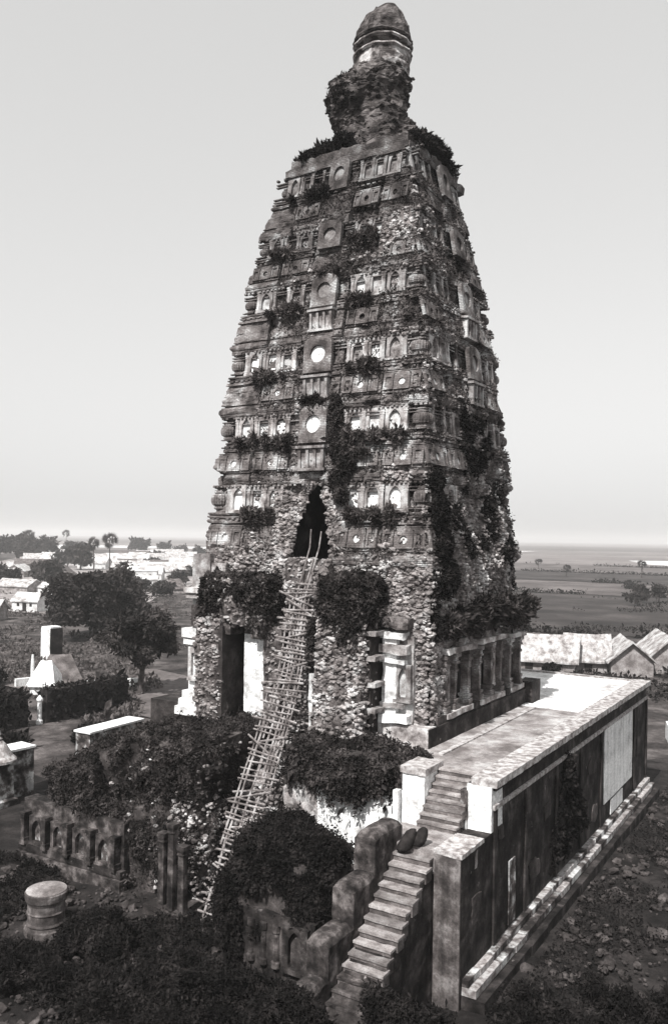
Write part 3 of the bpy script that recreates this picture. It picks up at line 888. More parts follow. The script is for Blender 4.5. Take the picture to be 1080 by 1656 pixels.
SURF_F, SURF_R, SURF_C = [], [], []
for k in range(6):
    z0, z1 = ZB[k], ZB[k + 1]; P = z1 - z0
    prof = dense(tier_profile(P), P)
    hF = W / 2 - float(tin(z0 + .5 * P)); K = hF / 6.5
    g1, g2 = 1.42 * K, 4.05 * K
    for fi, f in enumerate('FRBL'):
        seen = f in 'FR'
        ds = .11 if seen else .5
        amp = {'F': .065, 'R': .15}.get(f, .09); bite = {'F': .565 - .008 * k, 'R': .49}.get(f, .55)
        if k == 0 and f == 'F': bite = .57
        blocks = [(flat_path(f, -g2 + .05, -g1 - .05), 0.0, .55), (flat_path(f, g1 + .05, g2 - .05), 0.0, .55), (flat_path(f, -g1 + .02, g1 - .02), .09, .5)]
        f2 = {'F': 'R', 'R': 'B', 'B': 'L', 'L': 'F'}[f]
        blocks.append((corner_path(f, f2, g2 + .05, -g2 - .05), .02, 1))
        for bi, (path, ex, _) in enumerate(blocks):
            if k == 0 and f == 'F' and bi == 2: continue            # the gaping doorway is here
            if k == 0 and f == 'R' and bi in (1, 2): continue        # fallen away: broken masonry instead
            if k == 1 and f == 'R' and bi == 2: continue
            if k == 0 and f == 'F' and bi == 0: path = flat_path(f, -g2 + .05, -2.05)
            a = amp if not (f in 'FL' and bi == 3) else .10
            bt = bite
            if f == 'R' and bi == 3: ex = -.28; a = .2; bt = .47
            V, F = sweep_block(path, z0 + RNG.uniform(-.04, .04), P, prof, ds, a, bt, 40 + 7 * k + fi * 3 + bi, ex)
            part('moulded_block', V, F, M['stone'], tower)
            if seen: (SURF_F if f == 'F' and bi != 3 else SURF_R).append((V, np.array([q for q in F if len(q) == 4])[:(len(V) // 1)], k))
            if f == 'F' and bi == 3: SURF_C.append((V, np.array(F), k))
        if not seen: continue
        if f == 'R' and k == 0: spots_ok = lambda s: s < -2
        elif f == 'F' and k == 0: spots_ok = lambda s: s < -2 or s > 1.6
        elif f == 'R': spots_ok = lambda s: s < 3.9 * K
        else: spots_ok = lambda s: True
        zn = z0 + .645 * P; sc = P / 3.75
        for s, me in ((-4.62, NICHE_ARCH), (-3.42, NICHE_SQ), (-2.32, NICHE_ARCH), (2.32, NICHE_ARCH), (3.42, NICHE_SQ), (4.62, NICHE_ARCH)):
            s = s * K
            if not spots_ok(s): continue
            if RNG.random() < (.35 if f == 'R' else .05 * max(0, k - 1)): continue
            if k == 0 and s > 0 and me is NICHE_SQ: me = NICHE_ARCH
            o = put(me, 'niche', f, s, zn, -.22 + (.05 if abs(s) > g2 else 0), (K * .98, .62, sc * .92))
            sub('niche_panel', PANEL if (k < 2 or RNG.random() < .6 - .18 * (k - 2)) and f == 'F' else PANEL_DULL, o)
        for s in (-5.22, -2.87, -1.78, -3.93, 1.78, 2.87, 3.93, 5.22):
            if not spots_ok(s * K): continue
            if f == 'R' and RNG.random() < .3: continue
            put(PILASTER, 'pilaster', f, s * K, zn - .02, -.20, (K, .62, sc * .95))
        zk = z0 + .19 * P
        for s in (-5.25, -2.73, 2.73, 5.25):
            if not spots_ok(s * K): continue
            if RNG.random() < (.25 if f == 'R' else .07 * k): continue
            if k == 0 and f == 'F' and -3 < s < 0: continue
            o = put(KUDU, 'medallion', f, s * K, zk + .04, .045, (K, .9, sc * .98), .015, .13); sub('medallion_disc', DISC if k < 3 else DISC_S, o)
        if k >= 1 and not (f == 'R' and k < 2):
            # great horseshoe window of the central bay, with a small bright shrine under it
            o = put(KUDU_L, 'round_window', f, 0, z0 + .55 * P, .14, (K, 1, sc * .98)); sub('medallion_disc', DISC_L if k < 3 and f == 'F' else DISC_D, o)
            if k < 4:
                zz = z0 + .21 * P
                p, rz = face_xf(f, 0, zz, .12)
                m = MB()
                m.box(-.78, -.10, 0, .78, .2, .98)
                for q in (-.78, -.30, .16, .62): m.box(q, -.22, -.02, q + .16, -.101, .94)
                m.box(-.9, -.3, .99, .9, .2, 1.12); m.box(-.86, -.26, -.16, .86, .2, -.021)
                o = obj('small_shrine', m.mesh('small_shrine', M['frame']), tower, p, Euler((0, 0, rz)), (K, 1, sc)); 
    # ribbed cushions at the three corners in view
    zc = z0 + .66 * P; t = float(tin(zc)); s_ = P / 3.75 * K
    for cx, cy in ((-t, t), (-W + t, t), (-t, DD - t)):
        if k == 4 and cx > -6 and cy < 6: continue
        if k == 0 and cy > 6: continue
        if cy > 6: cx -= .25; cy -= .3
        ix = .36 if cx > -6 else -.36; iy = -.36 if cy < 6 else .36
        obj('corner_cushion', AMALAKA, tower, (cx - ix * 1.25, cy - iy * 1.25, zc + .1), Euler((0, 0, RNG.uniform(-.05, .05))), (.68 * K, .68 * K, s_ * .85))

# solid core behind the blocks; the doorway keeps an empty chamber
def frustum(x0, x1, y0, y1, za, zb, name='core', ins=.55):
    m = MB(); ta, tb = float(tin(za)) + ins, float(tin(zb)) + ins
    def cl(x, t): return min(max(x, -W + t), -t)
    def cd(y, t): return min(max(y, t), DD - t)
    m.hexa([(cl(x0, ta), cd(y0, ta), za), (cl(x1, ta), cd(y0, ta), za), (cl(x1, ta), cd(y1, ta), za), (cl(x0, ta), cd(y1, ta), za),
            (cl(x0, tb), cd(y0, tb), zb), (cl(x1, tb), cd(y0, tb), zb), (cl(x1, tb), cd(y1, tb), zb), (cl(x0, tb), cd(y1, tb), zb)])
    return m.build(name, M['dark'], tower)
for za, zb in zip([20.3] + ZB[2:6], ZB[2:6] + [38.2]): frustum(-99, 99, -99, 99, za, zb)
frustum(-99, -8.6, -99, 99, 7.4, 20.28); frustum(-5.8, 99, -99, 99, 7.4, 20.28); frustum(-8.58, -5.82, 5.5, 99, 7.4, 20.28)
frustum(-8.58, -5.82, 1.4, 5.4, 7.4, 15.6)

# broken masonry sheets ------------------------------------------------
def rubble_sheet(u0, u1, v0, v1, face, off, amp, res=.16, hole=None, seed=0, mat='bed', name='broken_masonry', shape=None):
    nu, nv = int((u1 - u0) / res) + 2, int((v1 - v0) / res) + 2
    gu, gv = np.meshgrid(np.linspace(u0, u1, nu), np.linspace(v0, v1, nv), indexing='ij')
    u, v = gu.ravel(), gv.ravel()
    o = off - tin(v)
    if shape is not None: o = o + shape(u, v)
    if face == 'F': P = np.stack([u, -o, v], 1); n = np.array([0, -1, 0])
    else: P = np.stack([o, u, v], 1); n = np.array([1, 0, 0])
    d = (fbm(P, .55, 4, seed) - .5) * 2 * amp + (fbm(P, 2.2, 3, seed + 3) - .5) * .35
    # step into rough courses
    P = P + n * d[:, None] + vec_noise(P, 1.8, 3, seed + 7) * .18
    F = grid_faces(nu, nv)
    if face == 'F': pass
    if hole is not None:
        c = (P[F[:, 0]] + P[F[:, 2]]) / 2
        F = F[~hole(c)]
    part(name, P, F, M[mat], tower)
    return P, F
def cave(c):
    s, z = c[:, 0] + 7.35, c[:, 2]
    w = np.interp(z, [15.7, 16.6, 18.0, 19.5, 20.0], [1.15, 1.2, .92, .34, 0])
    cx = np.interp(z, [15.9, 18, 19.5], [.10, .05, .18])
    return (np.abs(s - cx) < w + (fbm(c, 1.6, 2, 8) - .5) * .4) & (z > 15.7) & (z < 20.0)
def door(c): return (c[:, 0] > -6.55) & (c[:, 0] < -5.75) & (c[:, 2] < 10.2)
stone_pts = []; stone_sz = []
def take(V, F, n, lo, hi, region=None, sink=.02):
    P, Nn = sample(V, F, n, region=region)
    stone_pts.append(P - Nn * 0 + 0); s = lo + (hi - lo) * RNG.random(len(P)) ** 2.2
    stone_sz.append(s)

# front: wall stripped of its facing between terrace and first cornice
def fshape(u, v): return .25 * np.exp(-((u + 2.3) / 2.2) ** 2) * np.clip((15 - v) / 5, 0, 1)
FV, FF = rubble_sheet(-14.25, -.35, 8.0, 16.9, 'F', -.02, .24, seed=2, hole=lambda c: cave(c) | ((c[:, 0] > -11.3) & (c[:, 0] < -9.2) & (c[:, 2] < 12.2)) | door(c), shape=fshape)
take(FV, FF, 7000, .11, .34, region=lambda c, n: (c[:, 0] > -13.4).astype(float))
# around the doorway
CV, CF = rubble_sheet(-9.75, -5.35, 15.2, 20.9, 'F', .0, .22, seed=4, hole=cave, shape=lambda u, v: -.25 * np.exp(-((u + 7.3) / 1.3) ** 2))
take(CV, CF, 1500, .11, .31)
# corner patch high up, where the facing has dropped away
HV, HF = rubble_sheet(-4.4, -2.35, 31.3, 34.2, 'F', .02, .12, seed=6); take(HV, HF, 220, .12, .28)
HV, HF = rubble_sheet(3.1, 4.6, 31.0, 34.0, 'R', -.02, .15, seed=7); take(HV, HF, 120, .12, .26)
# right-hand side: lower two storeys broken open
def rshape(u, v): return -.35 * np.exp(-((u - 6.6) / 1.4) ** 2) * np.clip((v - 15) / 3, 0, 1) - .25 * np.clip((v - 17) / 4, 0, 1) - .55 * np.clip((u - 10.6) / 1.5, 0, 1)
RV, RF = rubble_sheet(.35, 12.7, 12.4, 20.4, 'R', .06, .34, seed=12, shape=rshape)
take(RV, RF, 3600, .11, .33)
R2V, R2F = rubble_sheet(4.9, 8.8, 19.6, 25.2, 'R', -.05, .3, seed=13); take(R2V, R2F, 600, .11, .30)
R3V, R3F = rubble_sheet(.3, 1.9, 7.9, 12.6, 'R', .0, .12, seed=14); take(R3V, R3F, 650, .11, .33)
# stones bedded over the lower right corner of the front
# ------------------------------------------------------------- base storey
def tb(name, b, mat, res=.16, amp=.04, sc=1.4, rnd=0, taper=(0, 0), label=None, seed=0):
    V, F = rough_box(b[:3], b[3:], res, amp, sc, rnd, taper, seed); o = part(name, V, F, M[mat], tower)
    if label: o['label'] = label
    return V, F
# plinth
tb('plinth', (-3.0, -.55, ZT - .05, .02, .3, ZT + .92), 'frame', .2, .05)
tb('plinth', (-.32, -.5, ZT - .05, .06, DD + .2, ZT + .88), 'wall', .2, .05)
tb('plinth', (-.36, .6, ZT + .88, -.02, DD - 1.2, ZT + 1.25), 'wall', .2, .06)
tb('plinth', (-.5, DD - .9, ZT - .05, .45, DD + .6, ZT + 1.3), 'wall', .2, .06)
# left wing of the porch: two piers, back wall and a heavy lintel
V, F = tb('porch_pier', (-13.05, -1.75, ZT - .1, -11.35, .7, 12.9), 'bed', .16, .2, .9, .12); take(V, F, 900, .11, .31, region=lambda c, n: (n[:, 0] < .3).astype(float))
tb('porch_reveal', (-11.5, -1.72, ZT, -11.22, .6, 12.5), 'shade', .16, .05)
V, F = tb('porch_back_wall', (-10.55, -.72, ZT - .1, -9.15, .5, 12.1), 'plaster', .2, .04, label='bright plastered back wall of the tall arched recess')
tb('porch_back_wall', (-10.6, -.66, 12.0, -9.1, .5, 13.0), 'bed', .16, .08)
for b in ((-11.4, -1.5, 12.0, -10.95, .3, 13.0), (-9.7, -1.4, 11.9, -9.0, .2, 12.9), (-11.1, -1.5, 12.4, -10.6, .3, 13.0), (-10.1, -1.45, 12.35, -9.6, .3, 13.0)): tb('arch_block', b, 'bed', .16, .12, 1.2, .3)
V, F = LNV, LNF = tb('porch_lintel', (-13.0, -1.6, 12.65, -8.75, .7, 15.0), 'bed', .18, .28, .8, .3); take(V, F, 700, .11, .31)
V, F = tb('porch_pier', (-9.2, -.85, ZT - .1, -8.1, .7, 12.6), 'bed', .16, .15, .9, .1); take(V, F, 300, .13, .34)
# great buttress right of the ladder
BV, BF = tb('porch_buttress', (-5.55, -2.05, ZT - .2, -2.72, .7, 15.3), 'bed', .16, .26, .75, .14, (.16, .3)); take(BV, BF, 2600, .12, .34, region=lambda c, n: (c[:, 2] < 14.6).astype(float))
tb('plaster_edge', (-5.75, -1.8, ZT, -5.25, -.2, 10.6), 'plaster', .16, .05)
# shelf-like mouldings on its shaded flank
for z in (9.0, 10.2, 11.45, 12.6):
    tb('moulding', (-2.95, -1.5, z, -2.28, .2, z + .22), 'frame', .14, .04)
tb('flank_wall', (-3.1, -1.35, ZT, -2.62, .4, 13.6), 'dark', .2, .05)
# plastered corner pier with its little niche
tb('plaster_pier', (-2.45, -.5, ZT + .6, -1.72, .4, 12.7), 'plaster', .12, .10, 1.3)
for z, e, h, mt in ((8.5, .16, .4, 'plaster'), (9.2, .1, .22, 'frame'), (11.3, .12, .2, 'plaster'), (11.75, .18, .42, 'frame'), (12.45, .12, .3, 'plaster'), (12.95, .05, .5, 'bed')):
    tb('moulding', (-2.47 - e * .3, -.55 - e, z, -.95 + e * .3 - RNG.uniform(0, .5), .2, z + h), mt, .12, .10, 1.3)
tb('wall_face', (-1.74, -.18, 8.3, -.95, .3, 12.6), 'frame', .14, .09)
o = obj('niche', NICHE_TALL, tower, (-1.42, -.2, 9.55), None, (.85, .8, 1.2)); sub('niche_panel', PANEL, o)
# left corner: tall stacked pilaster in bright plaster
tb('plaster_pier', (-14.7, -.35, ZT + 1.2, -13.5, .6, 11.6), 'plaster', .14, .05)
for z, e, h in ((ZT - .1, .6, .45), (ZT + .35, .4, .4), (ZT + .75, .22, .4), (11.2, .18, .3), (11.6, .28, .5), (13.75, .1, .25), (14.05, .22, .3)):
    tb('moulding', (-14.78 - e * .5, -.45 - e, z, -13.35 + e * .4, .4, z + h), 'plaster' if z < 12 else 'frame', .14, .05)
tb('wall_face', (-14.6, -.2, 12.1, -13.4, .5, 16.2), 'frame', .14, .06)
o = obj('medallion', KUDU_1, tower, (-14.0, -.18, 12.2), None, (1.0, 1, 1.25)); sub('medallion_disc', DISC, o)
o = obj('niche', NICHE_SQ, tower, (-14.05, -.34, 9.3), None, (1.05, .7, 1.25)); sub('niche_panel', PANEL, o)
for x in (-14.2, -13.0):
    o = obj('niche', NICHE_TALL, tower, (x, .22, 14.3), None, (.85, 1, 1.0)); sub('niche_panel', PANEL, o)
for x in (-14.62, -13.6, -12.5): obj('pilaster', PILASTER, tower, (x, .24, 14.3), None, (1, 1, 1.05))
# smooth slab of old vault lying under the doorway
V, F = tb('fallen_vault', (-8.5, -.55, 13.6, -5.5, .7, 16.1), 'bed', .16, .25, .7, .35, (.15, .7)); take(V, F, 420, .11, .30, region=lambda c, n: (n[:, 2] > -.2).astype(float))
SV, SF = tb('broken_slope', (-9.2, -.5, ZT - .2, -5.6, .9, 14.9), 'bed', .18, .3, .7, .1, (.0, .35)); take(SV, SF, 1100, .12, .33, region=lambda c, n: (n[:, 1] < -.3).astype(float) * (1 - .9 * door(c)))
# right-hand side: arcade of the base storey
for y in (1.75, 2.9, 4.55, 6.0, 7.7, 9.1, 10.6, 12.2):
    m = MB(); h = 3.0
    x = -.28
    for z0, z1, w in ((-.02, .3, .26), (.3, .42, .20), (.42, .55, .24), (.55, 1.9, .15), (1.9, 2.02, .21), (2.02, 2.3, .17), (2.3, 2.42, .25), (2.42, 2.62, .2), (2.62, 2.85, .29)):
        m.box(x - w - .1, y - w, 8.75 + z0, x + w, y + w, 8.75 + z1 - .004)
    V, F = m.arrays(); V = V + vec_noise(V, 3.0, 2, 15) * .10; me = make_mesh('arcade_pillar', V, F, M['stone']); obj('arcade_pillar', me, tower)
tb('arcade_back', (-1.1, 1.3, 8.6, -.72, 13.0, 12.6), 'black', .25, .08)  # back wall coloured near black to read as deep shade between pillars
for y0, y1, z in ((1.5, 4.9, 11.62), (5.7, 9.4, 11.7), (10.3, 12.6, 11.6)):
    tb('cornice', (-.75, y0, z, .12, y1, z + .26), 'frame', .12, .10)
    tb('cornice', (-.75, y0 + .1, z + .3, -.05, y1 - .1, z + .62), 'stone', .13, .08)
    tb('cornice', (-.75, y0 + .1, 8.5, .06, y1 - .1, 8.76), 'frame', .13, .06)
for y in (2.3, 8.4):
    o = obj('niche', NICHE_TALL, tower, (-.62, y, 9.2), Euler((0, 0, math.pi / 2)), (1.05, .8, 1.5)); sub('niche_panel', PANEL, o)
for y in (2.3, 7.4):
    o = obj('medallion', KUDU_1, tower, (-.3, y, 12.1), Euler((0, 0, math.pi / 2)), (.9, .8, .8)); sub('medallion_disc', DISC, o)
# the mound of brick over the arcade, carrying shrubs
tb('broken_masonry', (-1.6, 1.0, 12.3, -.1, 13.1, 13.4), 'mortar', .2, .25, .8, .2)

# ------------------------------------------------------------- summit
V, F = tb('summit', (-W + 4.1, 4.1, 37.7, -4.1, DD - 4.1, 38.35), 'pinn', .2, .35, .9, .2); SUMV, SUMF = V, F
tb('top_cornice', (-W + 3.55, 3.2, 37.55, -3.45, 3.9, 37.95), 'stone', .13, .13)
tb('top_cornice', (-4.0, 3.25, 37.55, -3.3, DD - 3.3, 37.95), 'stone', .13, .13)
tb('top_cornice', (-W + 3.75, 3.45, 37.98, -3.7, 4.2, 38.5), 'stone', .13, .2)
tb('top_cornice', (-4.2, 3.5, 37.98, -3.6, DD - 3.6, 38.5), 'stone', .13, .2)
def pinnacle():
    root = bpy.data.objects.new('pinnacle', None); COL.objects.link(root); root.parent = tower; root.location = Vector((-7.0, 6.85, 38)) - tower.location
    # (z, radius, shift to the left in the picture plane)
    lx, ly = -.85, -.527
    def body(name, rows, mat, amp, seg=64, sc=1.1, course=0.0):
        V = []
        zz = []; 
        rows = np.array(rows, float); rows[:, 0] = 38 + (rows[:, 0] - 38) * .93
        z = np.arange(rows[0, 0], rows[-1, 0] + .001, .09)
        r = np.interp(z, rows[:, 0], rows[:, 1]); sh = np.interp(z, rows[:, 0], rows[:, 2])
        for i in range(len(z)):
            for k in range(seg):
                t = 2 * math.pi * k / seg
                q = r[i] + course * (((z[i] / .36) % 1) - .5)
                V.append((-7.0 + q * math.cos(t) + lx * sh[i], 6.85 + q * math.sin(t) + ly * sh[i], z[i]))
        V = np.array(V); m = len(z)
        V = V + vec_noise(V, sc, 4, 21) * 2 * amp + vec_noise(V, 3.2, 3, 23) * amp * 1.1
        F = []
        for i in range(m - 1):
            for k in range(seg):
                F.append((i * seg + k, i * seg + (k + 1) % seg, (i + 1) * seg + (k + 1) % seg, (i + 1) * seg + k))
        F.append(tuple(range((m - 1) * seg, m * seg)))
        o = bpy.data.objects.new(name, make_mesh(name, V, F, M[mat])); COL.objects.link(o); o.parent = root; o.location = -(tower.location + root.location)
        return V, np.array(F[:-1])
    V, F = body('broken_drum', [(38.0, 2.75, .1), (39.4, 2.45, .0), (40.6, 2.15, .15), (41.6, 2.1, .65), (42.6, 2.3, .95), (43.4, 2.25, .75), (44.1, 1.75, .15), (44.5, 1.6, .1)], 'pinn', .5, course=.10)
    body('neck', [(44.3, 1.58, .05), (44.6, 1.62, .02), (45.5, 1.56, -.08)], 'pinn_l', .10, course=.04)
    for i, z in enumerate((45.4, 45.95, 46.3)):
        body('ring_moulding', [(z, 1.60 + .02 * i, -.02), (z + .06, 1.72, -.02), (z + .18, 1.72, -.02), (z + .27, 1.58, -.02)], 'pinn_l' if i < 2 else 'pinn', .12)
    body('dome', [(46.4, 1.6, -.08), (46.8, 1.62, -.08), (47.4, 1.42, -.1), (47.9, 1.08, -.12), (48.3, .78, -.14), (48.6, .42, -.15), (48.7, .1, -.15)], 'pinn', .22, course=.05)
    return V, F
for L, n, thr in ((SURF_R, 1500, .47), (SURF_C, 700, .50), (SURF_F, 650, .55)):
    for V, F, k in L:
        F = F[np.all(F < len(V), axis=1)]
        take(V, F, n // len(L), .09, .30, region=lambda c, nn: ((fbm(c, .55, 4, 77) > thr) & (np.abs(nn[:, 2]) < .9)).astype(float) + 1e-6)
PV2, PF2 = pinnacle()
take(SUMV, SUMF, 700, .11, .30)
take(PV2, PF2, 520, .13, .36, region=lambda c, n: (n[:, 2] < .7).astype(float))
# window holes etc. are the medallions above; now the loose stones
SP = np.concatenate(stone_pts); SS = np.concatenate(stone_sz)
upper = SP[:, 2] > 37
scatter_stones('stone', M['rubble'], tower, SP[~upper], SS[~upper], 290, RNG)
Vs, Fs = stones_mesh(SP[upper], SS[upper]); o = part('loose_stone', Vs, Fs, M['pinn'], tower); o['kind'] = 'stuff'

# broken chips all over the weathered faces
cp = []; csz = []
for L, n in ((SURF_F, 4200), (SURF_C, 2400), (SURF_R, 3600)):
    for V, F, k in L:
        F = F[np.all(F < len(V), axis=1)]
        P, Nn = sample(V, F, n // len(L), RNG, lambda c, nn: np.clip((fbm(c, .9, 3, 99) - .42) * 5, .02, 1)); cp.append(P); csz.append(.05 + .11 * RNG.random(len(P)) ** 2)
Vs, Fs = stones_mesh(np.concatenate(cp), np.concatenate(csz)); o = part('broken_brick', Vs, Fs, M['stone'], tower); o['kind'] = 'stuff'

# rows of small dentils and thin string mouldings between the tiers, broken away in places
dm = MB(); sm = MB()
for k in range(6):
    z0 = ZB[k]; P = ZB[k + 1] - z0
    for f in 'FR':
        h = (W if f == 'F' else DD) / 2 - float(tin(z0))
        for zf, o_, st, hh in ((.972, .03, .26, .10), (.545, .02, .34, .07)):
            zz = z0 + zf * P; s_ = -h + .2
            while s_ < h - .2:
                s_ += st
                if k == 0 and (zf < .9 or f == 'R') and (f == 'R' or -2.2 < s_ < 1.7): continue
                if f == 'R' and (s_ > h - 1.6 or RNG.random() < .35): continue
                if RNG.random() < .14: continue
                p, rz = face_xf(f, s_, zz, o_ + RNG.uniform(-.02, .02)); w = st * .29; dx, dy = (w, .09) if f == 'F' else (.09, w)
                dm.box(p[0] - dx, p[1] - dy, p[2], p[0] + dx, p[1] + dy, p[2] + hh * RNG.uniform(.8, 1.1))
        for zf, o_ in ((.885, -.12), (.665, -.08), (.925, -.10)):
            zz = z0 + zf * P; s_ = -h + .3
            while s_ < h - .4:
                L = RNG.uniform(.6, 1.5); e = min(s_ + L, h - .3)
                ok = not (k == 0 and (f == 'R' or -2.3 < s_ < 1.8)) and not (f == 'R' and e > h - 1.6) and RNG.random() < .78
                if ok:
                    p, rz = face_xf(f, (s_ + e) / 2, zz + RNG.uniform(-.015, .015), o_); w = (e - s_) / 2 - .02; dx, dy = (w, .10) if f == 'F' else (.10, w)
                    sm.box(p[0] - dx, p[1] - dy, p[2], p[0] + dx, p[1] + dy, p[2] + .055)
                s_ = e
o = dm.build('dentil_rows', M['stone'], tower); o['kind'] = 'stuff'
o = sm.build('string_mouldings', M['stone'], tower); o['kind'] = 'stuff'
# ====================================================================== LADDER
ladder = thing('bamboo_ladder', 'long pale bamboo ladder leaning up the ravine to the dark doorway', 'ladder', (-7.0, -7.2, 0), None)
LP = [Vector((-7.25, -7.2, -.1)), Vector((-7.2, -5.2, 3.7)), Vector((-7.05, -3.15, 7.5)), Vector((-6.95, -1.75, 10.8)), Vector((-6.95, -.95, 14.2)), Vector((-6.85, .15, 17.0))]
LZ = [p.z for p in LP]
def lpt(z, dx=0.0, dy=0.0):
    x = np.interp(z, LZ, [p.x for p in LP]); y = np.interp(z, LZ, [p.y for p in LP])
    return Vector((x + dx, y + dy, z))
R2 = random.Random(5)
def pole(z0, z1, dx0, dx1, r=.045, dy=0):
    n = 9; pts = []; rr = []
    for i in range(n):
        u = i / (n - 1); z = z0 + (z1 - z0) * u
        pts.append(lpt(z, dx0 + (dx1 - dx0) * u + R2.uniform(-.03, .03), dy + R2.uniform(-.03, .03))); rr.append(r * (1.1 - .35 * u))
    m = MB(); m.tube(pts, rr, 7); m.build('pole', M['bamboo'], ladder)
for dx0, dx1 in ((-.55, -.62), (.0, -.1), (.5, .45)): pole(-.1, 8.6, dx0, dx1, .06)
for dx0, dx1 in ((-.62, -.50), (-.12, .02), (.28, .30), (.68, .52)): pole(5.9, 14.6, dx0, dx1, .055)
pole(5.0, 12.0, .9, .75, .045); pole(3.0, 9.5, -.8, -.85, .05); pole(7.5, 14.0, -.4, -.28, .045)
pole(10.2, 17.6, -.32, -.15, .05); pole(11.0, 17.5, .35, .42, .05); pole(10.6, 16.2, .12, .2, .05)
z = .5
while z < 15.0:
    tilt = R2.uniform(-.10, .12) if R2.random() < .82 else R2.choice((-.42, .35)); ln = R2.uniform(.8, 1.3) * (.8 if z < 4 else 1.0); off = R2.uniform(-.15, .25)
    a = lpt(z, off - ln, -.07); b = lpt(z, off + ln, -.09); a.z -= tilt * ln; b.z += tilt * ln * R2.uniform(.2, 1.6) - .1
    m = MB(); m.tube([a, (a + b) / 2 + Vector((0, -.01, R2.uniform(-.03, .03))), b], R2.uniform(.036, .056), 6)
    m.build('rung', M['bamboo'], ladder)
    z += R2.uniform(.15, .32)

# ====================================================================== CREEPERS AND SHRUBS
def creeper(name, label, cat, P, size, mat='leaf', N=None, group=None, elong=1.6, droop=.35, nb=.5, seed=1):
    V, F = leaves_mesh(P, size, np.random.default_rng(seed), N, nb, elong, droop)
    c = V.min(0); base = Vector(((V[:, 0].min() + V[:, 0].max()) / 2, (V[:, 1].min() + V[:, 1].max()) / 2, V[:, 2].min()))
    me = make_mesh(name, V - np.array(base), F, M[mat])
    return tag(obj(name, me, None, base), label, cat, group)

def on_surface(V, F, n, thick, region=None, mask=(1.0, .42), seed=3, rng=RNG):
    P, Nn = sample(V, F, int(n * 2), rng, region)
    k = fbm(P, mask[0], 3, seed) > mask[1]
    P, Nn = P[k][:n], Nn[k][:n]
    lump = np.clip(fbm(P, .9, 4, seed + 9) * 2.6 - .75, .06, 2.0)
    return P + Nn * (rng.random(len(P))[:, None] ** 1.3 * thick * lump[:, None]), Nn

def strands(P, n, lo, hi, rng, per=16, sway=.12):
    """hanging shoots from some of the given points"""
    a = P[rng.choice(len(P), n)]; L = lo + (hi - lo) * rng.random(n) ** 2
    u = rng.random((n, per)); Q = np.repeat(a[:, None], per, 1) + (rng.random((n, per, 3)) - .5) * .12
    Q[:, :, 2] -= u * L[:, None]; Q[:, :, :2] += (rng.random((n, 1, 2)) - .5) * sway * 2 * u[:, :, None] * L[:, None, None]
    return Q.reshape(-1, 3)

# great mat of creeper over the left half of the terrace
P, Nn = on_surface(LV, LF, 190000, .6, lambda c, n: ((n[:, 2] > -.2) & ((c[:, 2] > 3.0 + .8 * np.sin(c[:, 0] * 1.3)) | (c[:, 0] > -13.4)) & (c[:, 2] > .2) & ~((c[:, 0] < -13.2) & (c[:, 2] < 3))).astype(float) * np.where(c[:, 0] > -10.0, .45, 1), (.8, .41), 3)
P2 = strands(P[P[:, 1] < -5], 700, .3, 1.6, np.random.default_rng(71)); Cc, Cn = sample(LV, LF, 70, np.random.default_rng(76), lambda c, n: ((n[:, 2] > -.1) & (c[:, 2] > 3.2) & (c[:, 1] < 1)).astype(float)); P3, _ = clump_points(Cc, [(.5, .5, .36)] * 70, 26000, np.random.default_rng(77), .3); P2 = np.concatenate([P2, P3, shoots(P, Nn, 1500, .2, .8, np.random.default_rng(86))])
creeper('creeper', 'thick dark creeper smothering the ruined terrace front left of the ladder', 'creeper', np.concatenate([P, P2]), .078, 'leaf', None, 'creepers over the ruins', seed=11)
# porch wing mound right of the ladder
P, Nn = on_surface(PV, PF, 85000, .5, lambda c, n: ((n[:, 2] > -.3) & ((c[:, 2] > 2.7) | (c[:, 0] < -3.8))).astype(float), (.8, .36), 5)
Cc, Cn = sample(PV, PF, 34, np.random.default_rng(73), lambda c, n: (n[:, 2] > -.1).astype(float)); P3, _ = clump_points(Cc, [(.45, .45, .38)] * 34, 16000, np.random.default_rng(74), .3); P4 = np.concatenate([strands(P, 300, .2, 1.0, np.random.default_rng(75)), shoots(P, Nn, 700, .2, .8, np.random.default_rng(85))])
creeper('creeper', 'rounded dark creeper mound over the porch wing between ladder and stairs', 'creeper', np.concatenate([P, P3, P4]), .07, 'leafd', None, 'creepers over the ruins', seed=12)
# hanging edge above the limewashed wall
TV, TF = rough_box((-5.6, -4.4, 6.2), (.45, -1.4, 7.6), .2, .5, .55, .35, seed=8)
P, Nn = on_surface(TV, TF, 60000, .4, None, (.9, .30), 6)
P2 = strands(P[P[:, 1] < -4.2], 330, .2, 1.1, np.random.default_rng(72)); Cc, Cn = sample(TV, TF, 26, np.random.default_rng(78), lambda c, n: (n[:, 2] > -.1).astype(float)); P3, _ = clump_points(Cc, [(.4, .4, .3)] * 26, 11000, np.random.default_rng(79), .3); P2 = np.concatenate([P2, P3, shoots(P, Nn, 600, .2, .7, np.random.default_rng(87))])
creeper('creeper', 'dark creeper hanging over the edge above the bright limewashed wall', 'creeper', np.concatenate([P, P2]), .09, 'leaf', None, 'creepers over the ruins', seed=13)
